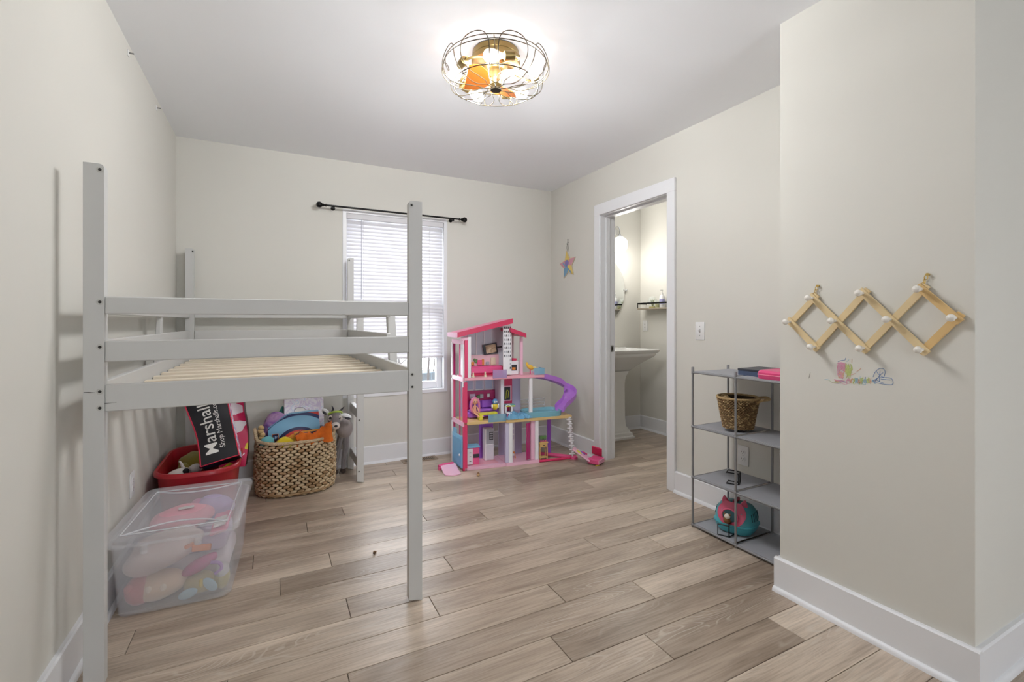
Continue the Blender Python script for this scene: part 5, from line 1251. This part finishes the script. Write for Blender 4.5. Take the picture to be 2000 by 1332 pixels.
# white activity box with a cut-out window
t_ = thing('activity_box', 'white printed cardboard activity box standing in the woven basket', 'box', (.21, 3.76, .40), rot=(R(-28), R(3), R(4)), group=GB)
M_CARD = mat_patches('card_doodles', [(238, 234, 240), (238, 234, 240), (232, 226, 238), (214, 200, 226), (240, 236, 240), (206, 214, 236), (240, 238, 242)], 22, .55, 'noise')
bxo = MB(); bxo.box(-.135, .135, -.02, .02, 0, .225, b=.002).build('box_carton', M_CARD, t_, smooth=0)
ghost = [(-.072, .10), (-.066, .135), (-.045, .15), (-.01, .148), (.005, .135), (.02, .128), (.03, .138), (.034, .112), (.03, .09), (-.06, .088)]
MB().prism(ghost, -.0225, -.0195, 'y').build('cutout_window', mat('window_grey', (200, 196, 190), .3), t_, smooth=0); MB().tube([(x, -.0225, z) for x, z in ghost], .0018, 6, closed=True).build('cutout_edge', mat('ink_violet', (120, 100, 130), .5), t_)
t_ = thing('folder', 'dark green and maroon folder sticking up at the back of the woven basket', 'folder', (.03, 3.80, .36), rot=(R(-20), R(28), 0), group=GB)
MB().box(-.06, .09, -.006, .006, 0, .2, b=.002).build('folder_cover', mat('folder_green', (28, 116, 104), .5), t_, smooth=0); MB().box(.0, .095, -.012, -.007, 0, .15, b=.002).build('folder_flap', mat('folder_maroon', (122, 36, 66), .5), t_, smooth=0)
# printed tote with rainbow arcs
def mat_rings(name, c, stops, rough=.45):
    m = bpy.data.materials.new(name); m.use_nodes = True; nt = m.node_tree; N = nt.nodes; L = nt.links; b = N['Principled BSDF']; b.inputs['Roughness'].default_value = rough
    tc = N.new('ShaderNodeTexCoord'); sb = N.new('ShaderNodeVectorMath'); sb.operation = 'SUBTRACT'; sb.inputs[1].default_value = c; L.new(tc.outputs['Object'], sb.inputs[0])
    mp = N.new('ShaderNodeVectorMath'); mp.operation = 'MULTIPLY'; mp.inputs[1].default_value = (1, 0, 1.15); L.new(sb.outputs[0], mp.inputs[0])
    ln = N.new('ShaderNodeVectorMath'); ln.operation = 'LENGTH'; L.new(mp.outputs[0], ln.inputs[0])
    ml = N.new('ShaderNodeMath'); ml.operation = 'MULTIPLY'; ml.inputs[1].default_value = 2.5; L.new(ln.outputs['Value'], ml.inputs[0])
    cr = N.new('ShaderNodeValToRGB'); cr.color_ramp.interpolation = 'CONSTANT'; e = cr.color_ramp.elements
    while len(e) < len(stops): e.new(.5)
    for i, (p_, c_) in enumerate(stops): e[i].position = p_ * 2.5; e[i].color = lin(c_)
    L.new(ml.outputs[0], cr.inputs[0]); L.new(cr.outputs[0], b.inputs['Base Color']); return m
M_TOTE = mat_rings('tote_print', (.02, 0, -.02), [(0, (240, 206, 60)), (.07, (238, 160, 50)), (.10, (214, 66, 54)), (.12, (40, 44, 90)), (.145, (128, 182, 216)), (.235, (46, 56, 104)), (.262, (206, 70, 60))])
t_ = thing('tote_bag', 'light blue tote bag printed with rainbow arcs bulging out of the woven basket', 'bag', (.145, 3.62, .33), rot=(R(-14), R(-3), 0), group=GB)
def tf(u, v):
    x = -.165 + .33 * u; top = .20 - .09 * max(0, .42 - u) ** 1.2 * 2.6 - .02 * max(0, u - .85)
    return (x, -.045 * math.sin(math.pi * u) * (1 - .5 * v) + .006 * math.sin(8 * u + 5 * v), -.02 + (top + .02) * v)
MB().sheet(tf, 20, 12, .002).build('tote_front', M_TOTE, t_, smooth=60); MB().sheet(lambda u, v: (tf(u, v)[0], .06 + .02 * math.sin(math.pi * u), tf(u, v)[2] - .004), 14, 8, .002).build('tote_back', M_TOTE, t_, smooth=60)
MB().sheet(lambda u, v: (tf(u, 1)[0], tf(u, 1)[1] + (.06 + .02 * math.sin(math.pi * u) - tf(u, 1)[1]) * v, tf(u, 1)[2] + .014 * math.sin(math.pi * v)), 14, 5, .002).build('tote_top', mat('tote_blue', (128, 182, 216), .45), t_, smooth=60)
lg = MB().obox((-.122, -.0275, .055), (.036, .003, .042), (0, 0, R(-22)), b=.001).build('printed_badge', mat('badge_navy', (26, 28, 62), .4), t_)
for i in range(3): MB().obox((-.132 + .009 * i, -.0268 - .0032 * i, .055), (.004, .003, .024 - .004 * i), (0, R(14), R(-22)), b=.0005).build('badge_stripe', mat('badge_pale', (170, 200, 230), .4), lg)
fb = MB().obox((-.122, -.0262, .055), (.043, .0025, .049), (0, 0, R(-22)), b=.001).build('badge_border', mat('badge_orange', (226, 130, 60), .4), t_)
t_ = thing('picture_book', 'dark picture book with a yellow border at the front of the woven basket', 'book', (.215, 3.535, .30), rot=(R(-16), R(-2), R(4)), group=GB)
MB().box(-.075, .085, -.008, .008, 0, .125, b=.002).build('book_cover', mat('book_yellow', (224, 156, 52), .45), t_, smooth=0); bcv = MB().box(-.066, .085, -.0095, -.0075, 0, .113, b=.0005).build('cover_picture', mat_patches('book_art', [(30, 30, 66), (34, 34, 74), (60, 44, 96), (30, 30, 66)], 30, .4, 'noise'), t_, smooth=0)
for x, z in ((-.05, .085), (-.03, .095), (-.04, .055)): MB().obox((x, -.0105, z), (.012, .002, .02), (0, .4, 0)).build('cover_letter', M_LET, bcv)
t_ = thing('orange_cloth', 'crumpled bright orange cloth draped at the front of the woven basket', 'cloth', (.245, 3.515, .335), 0, group=GB)
rr = random.Random(41); oc = {}
def ocf(u, v):
    k_ = (round(u * 14), round(v * 8))
    if k_ not in oc: oc[k_] = Vector((rr.uniform(-.008, .008), rr.uniform(-.01, .01), rr.uniform(-.012, .014)))
    top = .075 + .045 * u ** 2 + .018 * math.sin(9 * u)
    return Vector((-.10 + .23 * u, -.02 + .05 * v + .012 * math.sin(12 * u), .012 + top * (1 - abs(2 * v - 1) ** 2) - .02 * (1 - u))) + oc[k_]
MB().sheet(ocf, 14, 8, .003).build('cloth_fold', F('bright_orange', (240, 122, 34), .12, .1), t_, smooth=70)
t_ = thing('plush_toy', 'yellow plush at the front of the woven basket', 'plush toy', (.075, 3.53, .31), 0, group=GB)
lumpy((0, 0, .045), (.055, .035, .042), seed=43, amp=.08).build('plush_body', F('sun', (232, 206, 40)), t_); MB().ell((.03, -.025, .03), (.022, .015, .02)).build('plush_paw', F('lemon', (226, 222, 120)), t_)
t_ = thing('plush_toy', 'purple tie-dye plush at the back left of the woven basket', 'plush toy', (.02, 3.715, .36), R(-10), group=GB)
lumpy((0, 0, .10), (.085, .06, .075), (0, R(-30), 0), 45, .12).build('plush_body', mat_patches('tie_dye', [(96, 70, 130), (150, 110, 180), (186, 150, 190), (120, 84, 150)], 14, .85, 'noise'), t_)
MB().ell((-.045, -.025, .06), (.05, .035, .05), (0, R(-35), 0)).build('plush_tail', mat_patches('tie_dye_dark', [(60, 56, 90), (120, 90, 140), (176, 140, 170)], 20, .85, 'noise'), t_)
t_ = thing('rope_toy', 'beige knotted rope toy at the left rim of the woven basket', 'toy', (-.065, 3.66, .355), 0, group=GB)
for i in range(4): MB().ell((.006 * math.sin(i * 2), 0, .022 + .024 * i), (.02, .018, .017), (.3 * i, .4, 0), 10, 7).build('rope_knot', F('rope', (206, 176, 124)), t_)
t_ = thing('plush_toy', 'turquoise plush at the left end of the woven basket', 'plush toy', (-.03, 3.60, .31), 0, group=GB)
lumpy((0, 0, .045), (.045, .035, .045), seed=47, amp=.05).build('plush_body', F('turquoise', (120, 200, 206)), t_)

# plush donkey-like animal hanging over the right end of the basket
t_ = thing('plush_donkey', 'grey plush animal with horns and a green headband hanging behind the woven basket', 'plush toy', (.455, 3.74, 0))
T0 = Vector((.455, 3.74, 0))
def W(x, y, z): return (x - T0.x, y - T0.y, z)
FG, FP, FD, FWt = F('donkey_grey', (146, 142, 146), .12, .35), F('donkey_pale', (226, 218, 214)), F('donkey_dark', (52, 52, 60)), F('donkey_white', (236, 236, 238))
lumpy(W(.484, 3.715, .38), (.062, .065, .072), seed=51, amp=.03).build('plush_body', F('donkey_body', (152, 142, 140), .14, .4), t_)
hd = MB().ell(W(.405, 3.635, .475), (.048, .043, .058), (R(18), R(6), R(-8)), 18, 12).build('plush_head', FG, t_)
MB().ell(W(.408, 3.598, .428), (.031, .028, .027), (R(20), 0, 0), 14, 10).build('muzzle', FP, hd); MB().ell(W(.408, 3.572, .430), (.012, .007, .009), nu=10, nv=7).build('nose', FD, hd)
MB().ell(W(.372, 3.601, .487), (.017, .008, .02), (R(15), 0, R(20)), 12, 8).build('eye_patch', FP, hd); MB().ell(W(.371, 3.594, .487), (.010, .006, .013), nu=10, nv=7).build('eye', mat('bead_black', (20, 20, 24), .15), hd)
MB().ell(W(.44, 3.603, .483), (.017, .008, .022), (R(15), 0, R(-25)), 12, 8).build('eye_patch', FP, hd); MB().tube(spline([W(.428, 3.596, .474), W(.44, 3.594, .482), W(.452, 3.598, .48)], 4), .0022, 6).build('winking_eye', mat('bead_black', (20, 20, 24), .15), hd)
for a, b_, m1, m2 in ((W(.362, 3.64, .505), W(.322, 3.62, .54), FWt, FD), (W(.45, 3.64, .49), W(.515, 3.615, .468), FWt, FD)):
    A_, B_ = Vector(a), Vector(b_)
    MB().tube(spline([A_, A_.lerp(B_, .35) + Vector((0, 0, .008)), A_.lerp(B_, .75) + Vector((0, 0, .006)), B_], 4), .016, 10, rs=[.010 + .009 * math.sin(math.pi * i / 12 * .95 + .1) for i in range(13)]).build('ear', m1, hd)
    d_ = Vector((0, -.0175, -.004)); MB().tube(spline([A_.lerp(B_, .35) + d_, A_.lerp(B_, .7) + d_, A_.lerp(B_, .97) + d_ * .5], 4), .007, 8, rs=[.004 + .006 * math.sin(math.pi * i / 8) for i in range(9)]).build('ear_lining', m2, hd)
for p in ([W(.392, 3.64, .52), W(.396, 3.64, .545), W(.386, 3.635, .568)], [W(.435, 3.64, .517), W(.455, 3.64, .535), W(.472, 3.635, .555)]):
    MB().tube(spline(p, 4), .01, 8, rs=[.012 - .00125 * i for i in range(9)]).build('horn', F('horn', (66, 64, 74)), hd)
MB().tube(spline([W(.362, 3.62, .513), W(.385, 3.598, .527), W(.415, 3.594, .53), W(.445, 3.604, .524), W(.455, 3.625, .513)], 5), .007, 8).build('headband', F('lime_green', (176, 206, 76)), hd)
MB().tube(spline([W(.47, 3.76, .33), W(.455, 3.80, .24), W(.44, 3.835, .12), W(.437, 3.85, .03)], 5), .02, 10, rs=[.026 - .0007 * i for i in range(16)]).build('plush_leg', FG, t_); MB().ell(W(.437, 3.85, .022), (.022, .026, .022), nu=12, nv=8).build('hoof', F('hoof', (66, 50, 42)), t_)
MB().tube(spline([W(.50, 3.76, .33), W(.505, 3.80, .22), W(.497, 3.84, .12), W(.492, 3.855, .03)], 5), .02, 10, rs=[.026 - .0007 * i for i in range(16)]).build('plush_leg', FG, t_); MB().ell(W(.492, 3.857, .022), (.022, .026, .022), nu=12, nv=8).build('hoof', F('hoof', (66, 50, 42)), t_)
bpy.context.view_layer.update()
